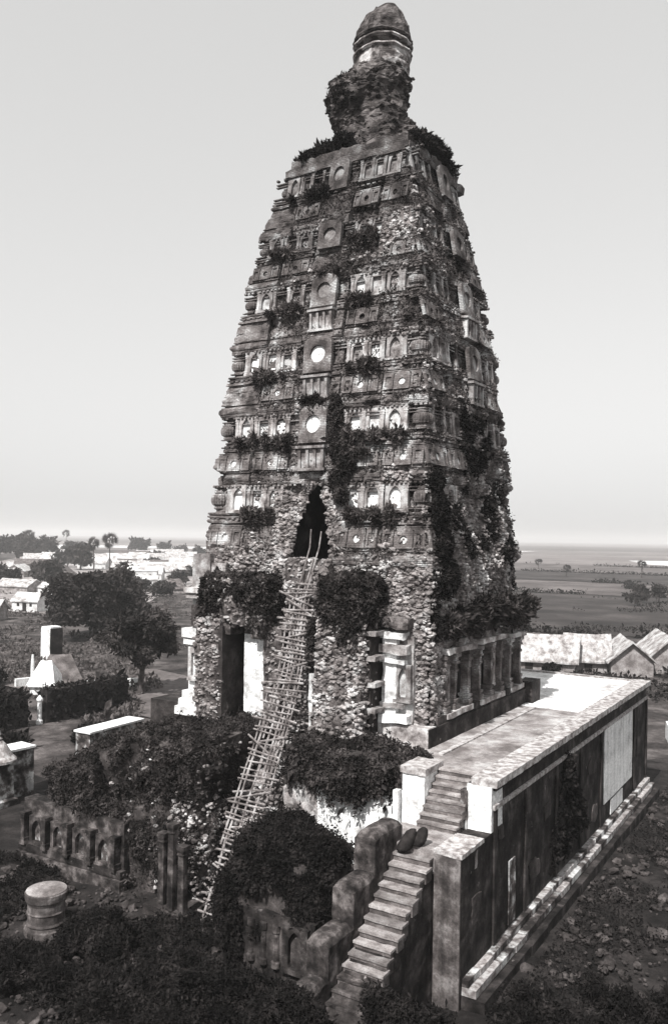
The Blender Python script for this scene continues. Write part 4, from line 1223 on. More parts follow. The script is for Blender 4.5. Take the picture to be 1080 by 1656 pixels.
# curtains on the porch
rs = np.random.default_rng(77)
P, Nn = on_surface(LNV, LNF, 26000, .32, lambda c, n: ((c[:, 2] > 13.3 + .4 * np.sin(c[:, 0] * 2.1)) | (c[:, 0] > -9.3)).astype(float), (.7, .42), 7)
P2 = strands(P[(P[:, 1] < -1.0)], 110, .2, .8, rs); P3 = np.concatenate([strands(P[P[:, 0] > -9.7], 150, .5, 2.6, rs), shoots(P, Nn, 260, .2, .7, rs)])
creeper('creeper', 'leafy creeper crowning the left porch pier above the tall dark recess', 'creeper', np.concatenate([P, P2, P3]), .095, 'leaf', None, 'creepers over the ruins', seed=14)
P, Nn = on_surface(BV, BF, 30000, .36, lambda c, n: ((c[:, 2] > 12.9 + .6 * np.sin(c[:, 0] * 2.3 + 1)) & (n[:, 1] < .6)).astype(float), (.9, .44), 8)
P2 = np.concatenate([strands(P[P[:, 1] < -1.0], 220, .3, 1.6, rs), shoots(P, Nn, 260, .2, .7, rs)])
creeper('creeper', 'ragged creeper cap on the big buttress right of the ladder', 'creeper', np.concatenate([P, P2]), .095, 'leaf', None, 'creepers over the ruins', seed=15)
P, Nn = clump_points([(-5.75, -1.6, 11.5), (-5.7, -1.4, 12.6), (-5.8, -1.2, 10.4)], [(.3, .4, .9), (.35, .4, .8), (.25, .3, .8)], 2600)
creeper('creeper', 'narrow strip of creeper hanging on the ladder side of the big buttress', 'creeper', P, .085, 'leaf', None, 'creepers over the ruins', seed=16)
# shrubs on top of the arcade, right-hand side
cs = [(-.35 + .5 * rs.random() + (.25 if y > 9 else 0), y, 12.9 + .8 * rs.random() * (.6 + .5 * (y > 5))) for y in rs.uniform(1.6, 13.6, 46)]
P, Nn = clump_points(cs, [(.34, .42, .30 + .25 * rs.random()) for _ in cs], 30000, shell=.1)
P = np.concatenate([P, strands(P[P[:, 0] > -.2], 160, .3, 1.2, rs)])
creeper('shrub', 'row of shaggy dark shrubs growing along the top of the shaded arcade', 'shrub', P, .115, 'leaf', None, None, 2.4, -.25, seed=17)
# ivy on the shaded side, lower and upper
P, Nn = on_surface(RV, RF, 34000, .3, None, (.6, .53), 21)
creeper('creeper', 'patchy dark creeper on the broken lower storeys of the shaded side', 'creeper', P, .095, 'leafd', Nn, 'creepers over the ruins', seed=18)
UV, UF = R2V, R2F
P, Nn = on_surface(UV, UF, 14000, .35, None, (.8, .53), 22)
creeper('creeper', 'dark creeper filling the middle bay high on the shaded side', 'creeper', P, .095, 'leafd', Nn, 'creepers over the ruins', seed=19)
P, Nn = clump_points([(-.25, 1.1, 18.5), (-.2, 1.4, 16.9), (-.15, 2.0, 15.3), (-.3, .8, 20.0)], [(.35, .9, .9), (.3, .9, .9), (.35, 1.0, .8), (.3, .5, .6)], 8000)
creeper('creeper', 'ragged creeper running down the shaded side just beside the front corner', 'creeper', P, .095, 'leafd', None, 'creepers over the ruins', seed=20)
# a vine trailing down beside the central windows
vp = []
for z, x, w in ((24.0, -6.0, .35), (23.2, -5.95, .4), (22.4, -5.9, .5), (21.6, -5.6, .6), (21.0, -5.2, .6), (20.2, -5.7, .5), (19.4, -5.4, .4)):
    vp.append((x, float(tin(z)) - .35, z, w))
P, Nn = clump_points([v[:3] for v in vp], [(v[3], .3, .6) for v in vp], 8000)
creeper('creeper', 'vine trailing down the front right of the two central round windows', 'creeper', P, .085, 'leaf', None, 'creepers over the ruins', seed=23)

# grass and weeds on the ledges: each tuft stands on its own bay of a ledge
TUFTS = [  # s centre, width, z, label
    (-3.2, 1.7, 18.35, 'grass tuft under the three pale niches left of the doorway'),
    (3.3, 3.0, 18.30, 'long grass tuft under the three pale niches right of the doorway'),
    (-2.5, 2.2, 22.15, 'bushy tuft on the ledge left of the lower round window'),
    (-4.4, 1.2, 22.25, 'small tuft under the outermost left niche beside the lower round window'),
    (3.6, 3.2, 22.2, 'wide weed growth on the ledge right of the lower round window'),
    (2.6, 1.4, 21.3, 'weeds spilling over the band below the right niches of the lower round window'),
    (-.1, 1.3, 24.2, 'dark bush hanging below the small shrine between the two round windows'),
    (-3.1, 2.0, 25.75, 'grass tuft on the ledge left of the upper round window'),
    (2.6, 1.8, 25.85, 'grass tuft on the ledge right of the upper round window'),
    (-2.4, 2.1, 29.3, 'weeds along the ledge left of the third round window from below'),
    (2.0, 1.4, 29.4, 'small weeds right of the third round window from below'),
    (.4, 1.4, 31.2, 'straggling weeds on the broken central bay above the third round window'),
    (-3.0, 1.5, 32.7, 'grey tuft below the left niches two storeys under the summit'),
    (2.0, 1.5, 32.75, 'grey tuft below the right niches two storeys under the summit'),
    (-1.8, 2.4, 35.9, 'dark weeds below the topmost left niches'),
]
for i, (s, w, z, lab) in enumerate(TUFTS):
    y = float(tin(z)) - .22
    n = int(1500 * w)
    r = np.random.default_rng(60 + i)
    cs = [(-W / 2 + s + (u - .5) * w, y - r.random() * .15, z + r.random() * .2) for u in r.random(max(4, int(w * 5)))]
    P, Nn = clump_points(cs, [(.10 + .2 * r.random(), .16, .10 + .3 * r.random() ** 2) for _ in cs], n, r, .05)
    P = np.concatenate([P, strands(P, int(14 * w), .2, .9, r, 12), shoots(P, np.repeat([[0, -1., .6]], len(P), 0), int(22 * w), .15, .5, r)])
    creeper('grass_tuft', lab, 'grass tuft', P, .075, 'grass' if i not in (6, 14) else 'leaf', None, 'tufts on the tower ledges', 2.4, -.5, seed=80 + i)
# brush along the summit edges
r = np.random.default_rng(99)
cs = [(-W + 3.7 + u * 3.6, 3.6 + r.random() * 1.2, 38.35 + .75 * u + .25 * r.random()) for u in r.random(34)] + [(-W + 4.0 + r.random() * 1.0, 4 + q * 4, 38.6) for q in r.random(8)]
P, Nn = clump_points(cs, [(.42, .42, .34)] * len(cs), 22000, r, .1)
creeper('brush', 'dark brush fringing the tower top left of the broken pinnacle', 'brush', P, .09, 'leafd', None, 'brush round the tower top', 2.2, -.4, seed=101)
cs = [(-4.0 + r.random() * .5, 4.4 + u * 5.2, 38.45 + .8 * math.sin(u * 2.6) * (1 - .5 * u) + .2 * r.random()) for u in r.random(24)]
P, Nn = clump_points(cs, [(.42, .5, .4)] * len(cs), 20000, r, .1)
creeper('brush', 'dark brush fringing the tower top right of the broken pinnacle', 'brush', P, .09, 'leafd', None, 'brush round the tower top', 2.2, -.4, seed=102)
P, Nn = on_surface(PV2, PF2, 1300, .10, lambda c, n: ((c[:, 2] > 41.6) & (c[:, 2] < 43.2) & (c[:, 0] < -7.5)).astype(float), (1, .45), 41)
creeper('brush', 'shaggy growth on the overhanging side of the broken pinnacle', 'brush', P, .085, 'leafd', Nn, 'brush round the tower top', 2.0, -.2, seed=103)

# rough growth in the foreground --------------------------------------
def gz(x, y): return np.zeros_like(x)
r = np.random.default_rng(5)
n = 120000
x = r.uniform(-26, 1, n); y = r.uniform(-21, -6.8, n)
k = (fbm(np.stack([x, y, x * 0], 1), .35, 3, 17) > .52) & (np.hypot(x + 13.05, y + 11.2) > 2.0) & ~((x > -5.7) & (y > -9.4)) & ~((x > .9) & (y > -15))
P = np.stack([x, y, .05 + r.random(n) * .5 * fbm(np.stack([x, y, x * 0], 1), .5, 2, 19)], 1)[k]
V, F = leaves_mesh(P, .08, r, None, .5, 1.8, -.2)
o = obj('undergrowth', make_mesh('undergrowth', V, F, M['leafd'])); tag(o, 'low dark undergrowth covering the ground before the ruins', 'undergrowth', None, 'stuff')
n = 90000
x = r.uniform(5.8, 32, n); y = r.uniform(-24, 34, n)
k = fbm(np.stack([x, y, x * 0], 1), .3, 3, 27) > .5
P = np.stack([x, y, -.05 + r.random(n) * .4], 1)[k]
V, F = leaves_mesh(P, .08, r, None, .5, 1.8, -.2)
o = obj('undergrowth', make_mesh('undergrowth', V, F, M['leafd'])); tag(o, 'dark weeds among the debris beside the long terrace wall', 'undergrowth', None, 'stuff')
# two bigger bushes near the pedestal
for cs, rr_, lab, sd in (([(-10.9, -11.2, .5), (-9.9, -10.9, .7), (-9.0, -11.4, .5), (-10.6, -11.9, .4)], [(.8, .8, .7), (1.1, 1.0, .9), (1.0, 1.0, .7), (.8, .8, .6)], 'low dark bush on the ground between the round pedestal and the porch pillars', 31),
                        ([(-3.6, -11.3, .4), (-2.4, -11.9, .5), (-5.2, -11.0, .4)], [(1.3, 1.0, .8), (1.3, 1.1, .9), (1.0, 1.0, .7)], 'low dark bush at the foot of the creeper mound', 32)):
    P, Nn = clump_points(cs, rr_, 20000, np.random.default_rng(sd), .4)
    creeper('bush', lab, 'bush', P, .075, 'leafd', None, None, 1.7, 0, seed=sd)

# fallen masonry on the ground
r = np.random.default_rng(21)
def debris(name, label, n, xr, yr, seed, big=.5, mask=.5):
    r = np.random.default_rng(seed)
    x = r.uniform(*xr, n); y = r.uniform(*yr, n)
    k = fbm(np.stack([x, y, x * 0], 1), .45, 4, seed) > mask + .05 * np.clip((x - 7) / 8, -1, 1)
    x, y = x[k], y[k]; s = .1 + big * r.random(len(x)) ** 4
    V, F = stones_mesh(np.stack([x, y, -.05 + s * .2], 1), s, r)
    tag(obj(name, make_mesh(name, V, F, M['mortar'])), label, 'rubble', None, 'stuff')
debris('rubble', 'fallen brick rubble strewn beside the long terrace wall', 5200, (5.6, 26), (-20, 34), 51, .42, .40)
debris('rubble', 'scattered masonry debris on the ground before the porch', 2200, (-20, 1), (-17, -6.8), 52, .38, .42)
for x, y, s, lab in ((9.5, 3.0, .75, 'pale masonry block in the debris midway along the long wall'), (12.2, 8.0, .6, 'grey masonry block in the debris farther from the long wall'),
                     (15.0, 15.5, .8, 'large rounded block in the debris near the far end of the long wall'), (10.4, -3.2, .6, 'flat masonry block in the debris nearest the staircase corner'),
                     (8.0, 12.0, .5, 'small masonry block close under the far half of the long wall')):
    V = STONE_V[int(r.integers(0, 14))] * s; V = V + vec_noise(V + x, 2, 2) * .1
    tag(obj('fallen_block', make_mesh('fallen_block', V, ICO_F, M['mortar']), None, (x, y, s * .12)), lab, 'masonry block', 'fallen blocks by the long wall')

# round pedestal (votive drum) on the ground
ped = thing('round_pedestal', 'round moulded stone pedestal standing in the dark undergrowth', 'pedestal', (-13.05, -11.2, 0))
m = MB(); m.lathe([(.92, -.2), (.92, .15), (.84, .2), (.80, .3), (.84, .36), (.78, .45), (.78, .8), (.82, .86), (.78, .92), (.78, 1.2)], 32, (-13.05, -11.2, 0)); m.build('drum', M['endwall'], ped)
m = MB(); m.lathe([(.78, 1.2), (.82, 1.3), (.88, 1.40), (.90, 1.55), (.90, 1.68), (.86, 1.72)], 32, (-13.05, -11.2, 0)); m.build('rim', M['endwall'], ped)
m = MB(); m.lathe([(.85, 1.70), (.85, 1.75), (.6, 1.79), (.1, 1.80)], 32, (-13.05, -11.2, 0)); m.build('top', M['floor'], ped)

# a dark vine on the long wall
rg = np.random.default_rng(301); n = 16000
u = rg.random(n); k = rg.integers(0, 7, n)
y = 6.0 + (u ** 1.3) * 4.5 * np.sin(k * 1.7) * .7 + rg.normal(0, .22, n); zz = 6.3 - u * (4.6 - .5 * (k % 3)) + rg.normal(0, .2, n)
P = np.stack([XR + .04 + rg.random(n) ** 2 * .22, y, zz], 1); P = P[fbm(P, .9, 3, 71) > .44]
creeper('creeper', 'dark vine spreading over the middle of the long terrace wall', 'creeper', P, .11, 'leafd', np.repeat([[1., 0, 0]], len(P), 0), 'creepers over the ruins', 1.5, .3, seed=301)

# thin weeds rooted along every ledge of the tower
allw = []
for L, n in ((SURF_F, 34000), (SURF_C, 16000), (SURF_R, 26000)):
    for V, F, k in L:
        F = F[np.all(F < len(V), axis=1)]
        P, Nn = sample(V, F, n // len(L) * 2, np.random.default_rng(400 + k), lambda c, nn: (nn[:, 2] > .25).astype(float) * (fbm(c, .6, 3, 88) > .44) + .03)
        allw.append(P + np.array([0, 0, 1.]) * np.random.default_rng(k).random((len(P), 1)) ** 2 * .16)
V, F = leaves_mesh(np.concatenate(allw), .06, np.random.default_rng(9), None, .5, 2.2, -.3)
tag(obj('ledge_weeds', make_mesh('ledge_weeds', V, F, M['grass'])), 'thin weeds rooted in the joints of the tower ledges', 'weeds', None, 'stuff')

# dark thickets added in the nearest ground to blacken the lower edge
for i, (x, y, h, w, lab) in enumerate(((-10.6, -14.3, .9, 3.0, 'dark thicket at the lower edge under the round pedestal'), (-5.8, -14.3, 1.2, 2.6, 'dark thicket at the lower edge before the foot of the ladder'), (-1.4, -14.2, 2.3, 2.4, 'dark thicket at the lower edge before the creeper mound'),
                                       (2.2, -14.2, 3.0, 2.2, 'tall dark thicket hiding the bottom of the staircase'), (5.6, -12.6, 3.1, 1.9, 'tall dark thicket before the corner of the landing block'), (8.6, -9.6, 2.6, 1.8, 'dark thicket at the lower edge beside the end of the long wall'), (11.4, -7.2, 2.4, 2.0, 'dark thicket in the lower corner on the debris ground'))):
    rg = np.random.default_rng(310 + i)
    cs = [(x + rg.normal(0, w * .42), y + rg.normal(0, .5), h * rg.uniform(.05, .85)) for _ in range(30)]
    P, Nn = clump_points(cs, [(.55 + .3 * rg.random(), .5, h * .17 + .2) for _ in cs], 42000, rg, .2)
    P = np.concatenate([P, shoots(P, Nn, 300, .2, .8, rg)])
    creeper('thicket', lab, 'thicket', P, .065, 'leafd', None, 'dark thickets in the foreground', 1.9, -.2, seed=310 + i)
# ====================================================================== TREES
def limb(m, p0, p1, r0, r1, rnd, n=5, wob=.12):
    p0, p1 = Vector(p0), Vector(p1); L = (p1 - p0).length
    pts = [p0.lerp(p1, i / (n - 1)) + Vector((rnd.uniform(-1, 1), rnd.uniform(-1, 1), rnd.uniform(-.5, .5))) * L * wob * (0 if i in (0, n - 1) else 1) * .5 for i in range(n)]
    m.tube(pts, [r0 + (r1 - r0) * i / (n - 1) for i in range(n)], 7)
    return pts

def tree(name, label, loc, h, w, trunk_h, leaf, nleaf, seed, group='trees round the village', flat=.75, nclump=26, mat='leaft', bare=.42):
    rnd = random.Random(seed); rng = np.random.default_rng(seed)
    x, y = loc; root = thing(name, label, 'tree', (x, y, -.1), group)
    m = MB(); k = h * .022 + .06
    top = Vector((x + rnd.uniform(-.04, .04) * h, y, trunk_h))
    limb(m, (x, y, -.3), top, k * 1.5, k, rnd, 6, .06)
    m.build('trunk', M['bark'], root)
    cz = (h + trunk_h) / 2; rz = (h - trunk_h) / 2
    cs = []; rr = []
    for i in range(nclump):
        t = 2 * math.pi * (i * .618 + rnd.random() * .1); u = math.sqrt((i + .5) / nclump)
        el = rnd.uniform(-1.0, 1.0) * math.sqrt(max(.1, 1 - (u * .85) ** 2))
        q = w / 2 * .80 * u
        cs.append((x + q * math.cos(t), y + q * math.sin(t), cz + rz * flat * el * 1.05)); s = rnd.uniform(.62, 1.15)
        rr.append((w * .13 * s, w * .13 * s, w * .095 * s))
    m = MB()
    for i in range(0, nclump, 3):
        c = Vector(cs[i]); limb(m, top - Vector((0, 0, trunk_h * .12)), top.lerp(c, .85), k * .6, k * .12, rnd)
    m.build('limbs', M['bark'], root)
    P, Nn = clump_points(cs, rr, nleaf, rng, bare)
    V, F = leaves_mesh(P, leaf, rng, None, .4, 1.5, .15)
    part('crown', V, F, M[mat], root)
    return root
tree('spreading_tree', 'broad dark spreading tree before the village, largest of all', (-91.3, 63.1), 12.0, 18.5, 1.6, .42, 26000, 1, nclump=60)
tree('shade_tree', 'rounded shade tree with a forked trunk on the open ground beside the tower', (-49.0, 30.6), 9.8, 8.8, 2.9, .25, 16000, 2, nclump=38)
tree('village_tree', 'dark tree among roofs left of the big spreading tree', (-208, 148.6), 8.5, 12, 1.5, .7, 2600, 3)
tree('village_tree', 'dark low tree at the picture edge between two pale roofs', (-214, 137), 7.0, 11, 1.2, .7, 2200, 4)
tree('village_tree', 'leafy tree standing beside the tall palm', (-300, 244), 14.5, 15, 2.0, .8, 3400, 5)
tree('village_tree', 'small tree in front of the far palm', (-491, 406), 12, 20, 2, 1.1, 1500, 6)
tree('village_tree', 'small dark tree between pale roofs left of the palms', (-330, 262), 9, 17, 1.5, .9, 1700, 7)
for i, (x, y, h, w, lab) in enumerate(((-470, 318, 19, 26, 'tall tree of the dark grove at the village edge, outermost'), (-446, 322, 18, 24, 'tall tree of the dark grove at the village edge, second from outside'), (-440, 336, 16, 22, 'tall tree of the dark grove at the village edge, nearest the first palm'), (-420, 310, 13, 22, 'shorter tree standing before the dark grove at the village edge'))):
    tree('grove_tree', lab, (x, y), h, w, 2, 1.3, 2000, 20 + i)
tree('far_tree', 'large round hazy tree standing alone behind the pale roofs', (-560, 545), 15, 22, 2, 1.4, 1700, 30, flat=.9)
tree('far_tree', 'smaller hazy tree touching the large round one', (-556, 575), 10, 16, 2, 1.3, 900, 31)
tree('far_tree', 'low hazy bushy tree right of the large round one', (-563, 605), 7, 18, 1, 1.3, 800, 32)
tree('far_tree', 'hazy tree just beside the tower edge on the horizon', (-420, 470), 9, 12, 1, 1.2, 600, 33)
for i, (x, y, h, w, lab) in enumerate(((-185.5, 187, 5, 7, 'scrubby tree before the house block beside the tower'), (-150, 141, 4, 8, 'low bushy tree near the dark thatched hut'), (-168, 150, 4.5, 8, 'low bushy tree between the spreading tree and the pale houses'), (-196, 172, 4, 8, 'small bushy tree behind the spreading tree'))):
    tree('village_shrub', lab, (x, y), h, w, .5, .55, 1400, 40 + i)
for i, (x, y, h, w, lab) in enumerate(((-34.8, 211.8, 5, 5, 'small dark tree in the fields beyond the huts, left of a pair'), (-30.5, 215, 5.5, 5, 'small dark tree in the fields beyond the huts, right of a pair'), (-33, 199, 3.5, 7, 'low dark bush in the fields below a pair of trees'))):
    tree('field_tree', lab, (x, y), h, w, 1.6, .45, 800, 50 + i, 'trees in the fields')
for i, (x, y, h, w, lab) in enumerate(((-252, 226, 5, 9, 'small bush just before the foot of the tall palm'), (-300, 292, 6, 10, 'dark bush between bright roofs behind the tall palm'), (-338, 322, 6, 11, 'dark bush in the crowded middle of the village'), (-236, 214, 4.5, 8, 'dark bush between the roofs above the big spreading tree'),
        (-395, 396, 7, 13, 'dark bush before the far grey roofed house'), (-278, 208, 6, 9, 'dark bush among roofs left of the leafy tree'), (-420, 345, 8, 14, 'dark bush behind the leafy tree in the far rows'), (-222, 236, 4, 7, 'dark bush beside the bright sloping roof'), (-352, 372, 6, 11, 'dark bush among the far roofs toward the tower'))):
    tree('village_shrub', lab, (x, y), h, w, .6, .7, 900, 70 + i)
def palm(label, loc, h, seed, r=2.0, group='palms on the plain'):
    rnd = random.Random(seed); x, y = loc
    root = thing('palm_tree', label, 'palm tree', (x, y, -.1), group)
    m = MB(); limb(m, (x, y, -.3), (x + rnd.uniform(-.3, .3), y, h - r * .7), .28 + h * .006, .2, rnd, 6, .03); m.build('trunk', M['bark'], root)
    V = []; F = []
    c = Vector((x, y, h - r * .7))
    for i in range(34):
        d = Vector((rnd.gauss(0, 1), rnd.gauss(0, 1), rnd.gauss(.25, .8))).normalized()
        a = d.orthogonal().normalized(); a.rotate(Matrix.Rotation(rnd.random() * 6.28, 3, d)); L = r * rnd.uniform(.75, 1.1)
        base = c + d * L * .45
        for k in range(7):                                          # fan leaf: narrow fingers
            t = (k - 3) / 3 * 1.0; e = (d * math.cos(t) + a * math.sin(t)); n = e.cross(d.cross(a)).normalized()
            tip = base + e * L * .62; s = n * L * .05
            j = len(V); V += [tuple(base), tuple(base + e * L * .3 + s), tuple(tip), tuple(base + e * L * .3 - s)]; F.append((j, j + 1, j + 2, j + 3))
        j = len(V); s = a * .05; V += [tuple(c - s), tuple(c + s), tuple(base + s), tuple(base - s)]; F.append((j, j + 1, j + 2, j + 3))
    part('crown', V, F, M['leaft'], root)
palm('tall fan palm rising above the pale village roofs', (-274.3, 238.4), 17.5, 1, 4.2)
palm('shorter fan palm head just left of the tall palm', (-290, 243), 15.5, 5, 3.6)
palm('distant fan palm standing alone near the horizon', (-744, 615), 21, 2, 5.5)
palm('distant fan palm above the dark grove', (-586, 440), 20, 3, 5.5)
palm('small palm alone in the pale fields beyond the tower', (-102.9, 371.8), 5.5, 4, 2.2)
palm('small palm in the fields before the bright sand flat', (-69.9, 381.6), 8.5, 6, 2.6)
palm('tiny palm in the fields closest to the tower edge', (-147, 464), 6, 7, 2.6)

# ====================================================================== VILLAGE
def house(label, loc, rz, L, Wd, hw, hr, roof='thatch', wall='mud', door=True, group='village houses', windows=0, hip=False, name='village_house', eave=.35):
    root = thing(name, label, 'house' if 'house' in name else 'hut', (loc[0], loc[1], 0), group)
    root.rotation_euler = (0, 0, rz)
    def p(nm, m, mat):
        o = bpy.data.objects.new(nm, m.mesh(nm, M[mat])); COL.objects.link(o); o.parent = root; return o
    a, b = L / 2, Wd / 2
    m = MB(); m.box(-a, -b, -.3, a, b, hw)
    if hr > 0 and not hip:
        for s in (-a, a): m.add([(s, -b, hw), (s, b, hw), (s, 0, hw + hr * .97)], [(0, 1, 2)])
    p('wall', m, wall)
    m = MB(); t = .22; e = eave; z0 = hw - hr * e / b if hr else hw
    if hr == 0:
        m.box(-a - .2, -b - .2, hw + .003, a + .2, b + .2, hw + .25)
    else:
        rn = random.Random(int(L * 100 + loc[0]))
        nx = max(4, int(L / .8)); hx = 0 if not hip else b * .8
        for sg in (-1, 1):
            V = []; F = []
            for i in range(nx + 1):
                u = i / nx; xe = (-a - e) + (2 * a + 2 * e) * u; xr = (-a - e + hx) + (2 * a + 2 * e - 2 * hx) * u
                sag = -.10 * hr * math.sin(math.pi * u) * .5 + rn.uniform(-.05, .05)
                jag = rn.uniform(-.10, .06)
                pe = (xe, sg * (b + e + jag), z0 + jag * .5); pm = ((xe + xr) / 2, sg * (b + e) / 2, (z0 + hw + hr) / 2 + rn.uniform(-.05, .05)); pr = (xr, 0, hw + hr + sag)
                V += [pe, pm, pr, (pe[0], pe[1], pe[2] + t), (pm[0], pm[1], pm[2] + t), (pr[0], pr[1], pr[2] + t)]
            for i in range(nx):
                q = i * 6; r_ = q + 6
                F += [(q + 3, r_ + 3, r_ + 4, q + 4), (q + 4, r_ + 4, r_ + 5, q + 5), (q, q + 1, r_ + 1, r_), (q + 1, q + 2, r_ + 2, r_ + 1), (q, r_, r_ + 3, q + 3)]
            F += [(0, 3, 4, 1), (1, 4, 5, 2), (nx * 6, nx * 6 + 1, nx * 6 + 4, nx * 6 + 3), (nx * 6 + 1, nx * 6 + 2, nx * 6 + 5, nx * 6 + 4)]
            m.add(V, F)
        if hip:
            for s in (-1, 1):
                m.add([(s * (a + e), -b - e, z0 + t), (s * (a + e), b + e, z0 + t), (s * (a + e - hx), 0, hw + hr + t)], [(0, 1, 2)])
    p('roof', m, roof)
    if door:
        m = MB(); m.box(-.5, -b - .06, 0, .5, -b + .05, min(1.9, hw - .2)); p('door', m, 'black')
    for i in range(windows):
        m = MB(); x = -a + L * (i + .5) / windows
        if door and abs(x) < .8: x += 1.2
        m.box(x - .3, -b - .05, hw * .5, x + .3, -b + .05, hw * .78); p('window', m, 'black')
    return root
A = -.35
HS = [
    ('pale roofed house with open doorway standing before the big spreading tree', (-138.6, 87.5), .25, 6.5, 4.5, 2.4, 1.6, 'roofw', 'pale', 2, False),
    ('pale pitched roof at the picture edge nearest the garden', (-131, 70), .5, 8, 5, 2.0, 1.8, 'roofw', 'mud', 0, False),
    ('low house with a wide worn roof left of the big tree top', (-187, 122), .15, 12, 7, 2.2, 1.8, 'thatch', 'mud', 0, False),
    ('low pale shed adjoining the wide worn roof', (-178, 126), .15, 7, 5, 2.0, 1.2, 'roofw', 'pale', 0, False),
    ('house with dim thatched roof at the picture edge behind the low tree', (-245, 158), .2, 14, 8, 2.4, 2.2, 'thatch', 'mud', 0, False),
    ('long pale house in the middle row left of the leafy tree', (-368, 290), .3, 24, 10, 3, 3.5, 'roofw', 'pale', 2, False),
    ('long pale roofed house in the middle row touching the leafy tree', (-340, 290), .5, 20, 10, 3, 3.5, 'thatch', 'pale', 0, False),
    ('small pale house in the far row near the grove', (-560, 440), .2, 26, 10, 4, 3, 'roofw', 'pale', 0, False),
    ('pale house with flat roof beyond the small dark tree', (-334, 240), .3, 18, 8, 3, 0, 'roofw', 'pale', 2, False),
    ('large bright roof right behind the tall palm', (-318, 292), .6, 24, 12, 3, 4, 'roofw', 'pale', 0, False),
    ('bright thatched roof just below the tall palm', (-262, 240), .5, 16, 9, 2.6, 3, 'thatch', 'pale', 0, False),
    ('bright roofed house right of the tall palm trunk', (-248, 240), .75, 13, 8, 2.6, 2.6, 'roofw', 'pale', 1, False),
    ('bright roofed house over the top of the big spreading tree', (-214, 200), .6, 13, 8, 2.6, 2.6, 'roofw', 'pale', 0, False),
    ('bright long roof in the middle of the village facing the tower', (-330, 335), .8, 26, 11, 3, 3.6, 'thatch', 'pale', 0, False),
    ('square white house with two dark windows beside the tower', (-196, 181), .7, 9, 8, 4.6, 0, 'pale', 'pale', 2, False),
    ('low white outhouse in front of the square white house', (-186, 172), .7, 7, 5, 2.4, 1.2, 'roofw', 'pale', 0, False),
    ('dark thatched hut with a pointed roof near the tower edge', (-158, 155), .7, 7, 6, 1.4, 2.6, 'thatchd', 'mud', 0, True),
    ('bright roof between the square white house and the tower', (-262, 276), .7, 15, 9, 3, 3, 'roofw', 'pale', 0, False),
    ('far low bright house nearest the tower on the skyline', (-395, 420), .7, 22, 9, 3, 2.5, 'roofw', 'pale', 0, False),
    ('far low pale house under the round hazy tree', (-455, 470), .7, 26, 10, 3, 3, 'thatch', 'pale', 0, False),
    ('far grey roofed house beside the hazy trees', (-415, 392), .7, 24, 10, 3, 3, 'thatchd', 'pale', 0, False),
    ('bright pitched house in the second row behind the tall palm', (-345, 318), .5, 20, 9, 3, 3, 'roofw', 'pale', 0, False),
    ('pale house half hidden behind the leafy tree', (-310, 262), .4, 15, 8, 2.8, 2.8, 'roofw', 'pale', 0, False),
    ('bright sloping roof beside the bushy trees in mid village', (-225, 220), .8, 12, 8, 2.6, 2.6, 'thatch', 'pale', 0, False),
]
for lab, loc, rz, L, Wd, hw, hr, rf, wl_, nw, hip in HS:
    house(lab, loc, rz, L, Wd, hw, hr, rf, wl_, nw > 0, 'village houses', nw, hip)
# the crowded far rows, too small to tell apart
rv = random.Random(12)
rows = [(-300, 276), (-318, 296), (-282, 262), (-268, 262), (-352, 338), (-372, 352), (-392, 372), (-365, 330), (-430, 402), (-408, 408), (-445, 440), (-300, 300), (-285, 286), (-240, 232), (-252, 250), (-232, 236), (-475, 380), (-505, 420), (-520, 400), (-450, 360), (-420, 330), (-310, 225), (-280, 196), (-262, 182), (-225, 165), (-236, 148), (-385, 285), (-400, 320), (-330, 310), (-345, 352)]
for x, y in rows:
    RK = rv.choice(('roofw', 'thatch', 'roofw', 'thatchd'))
    house({'roofw': 'pale tiled house in the crowded far rows of the village', 'thatch': 'pale thatched house in the crowded far rows of the village', 'thatchd': 'dark thatched house in the crowded far rows of the village'}[RK], (x + rv.uniform(-4, 4), y + rv.uniform(-4, 4)), rv.choice((.5, .7, .8, 2.2, 2.3)) + rv.uniform(-.15, .15), rv.uniform(9, 17), rv.uniform(6, 9), rv.uniform(2.2, 3), rv.choice((1.8, 2.4, 3.0)), RK, rv.choice(('pale', 'mud')), True, {'roofw': 'crowded far tiled houses', 'thatch': 'crowded far thatched houses', 'thatchd': 'crowded far dark houses'}[RK], 1)
# long boundary wall in the village and yards
def wall_thing(label, a, b, h, t, mat, name='garden_wall', cat='wall', group=None, capmat=None, amp=.06, z0=-.3):
    a = Vector((a[0], a[1], 0)); b = Vector((b[0], b[1], 0)); d = b - a; L = d.length; ang = math.atan2(d.y, d.x)
    root = thing(name, label, cat, (a.x, a.y, 0), group); root.rotation_euler = (0, 0, ang)
    V, F = rough_box((0, -t / 2, z0), (L, t / 2, h), .3, amp, .9)
    o = bpy.data.objects.new('wall_body', make_mesh('wall_body', V, F, M[mat])); COL.objects.link(o); o.parent = root
    if capmat:
        V, F = rough_box((-.1, -t / 2 - .12, h), (L + .1, t / 2 + .12, h + .14), .3, .03, .9)
        o = bpy.data.objects.new('coping', make_mesh('coping', V, F, M[capmat])); COL.objects.link(o); o.parent = root
    return root
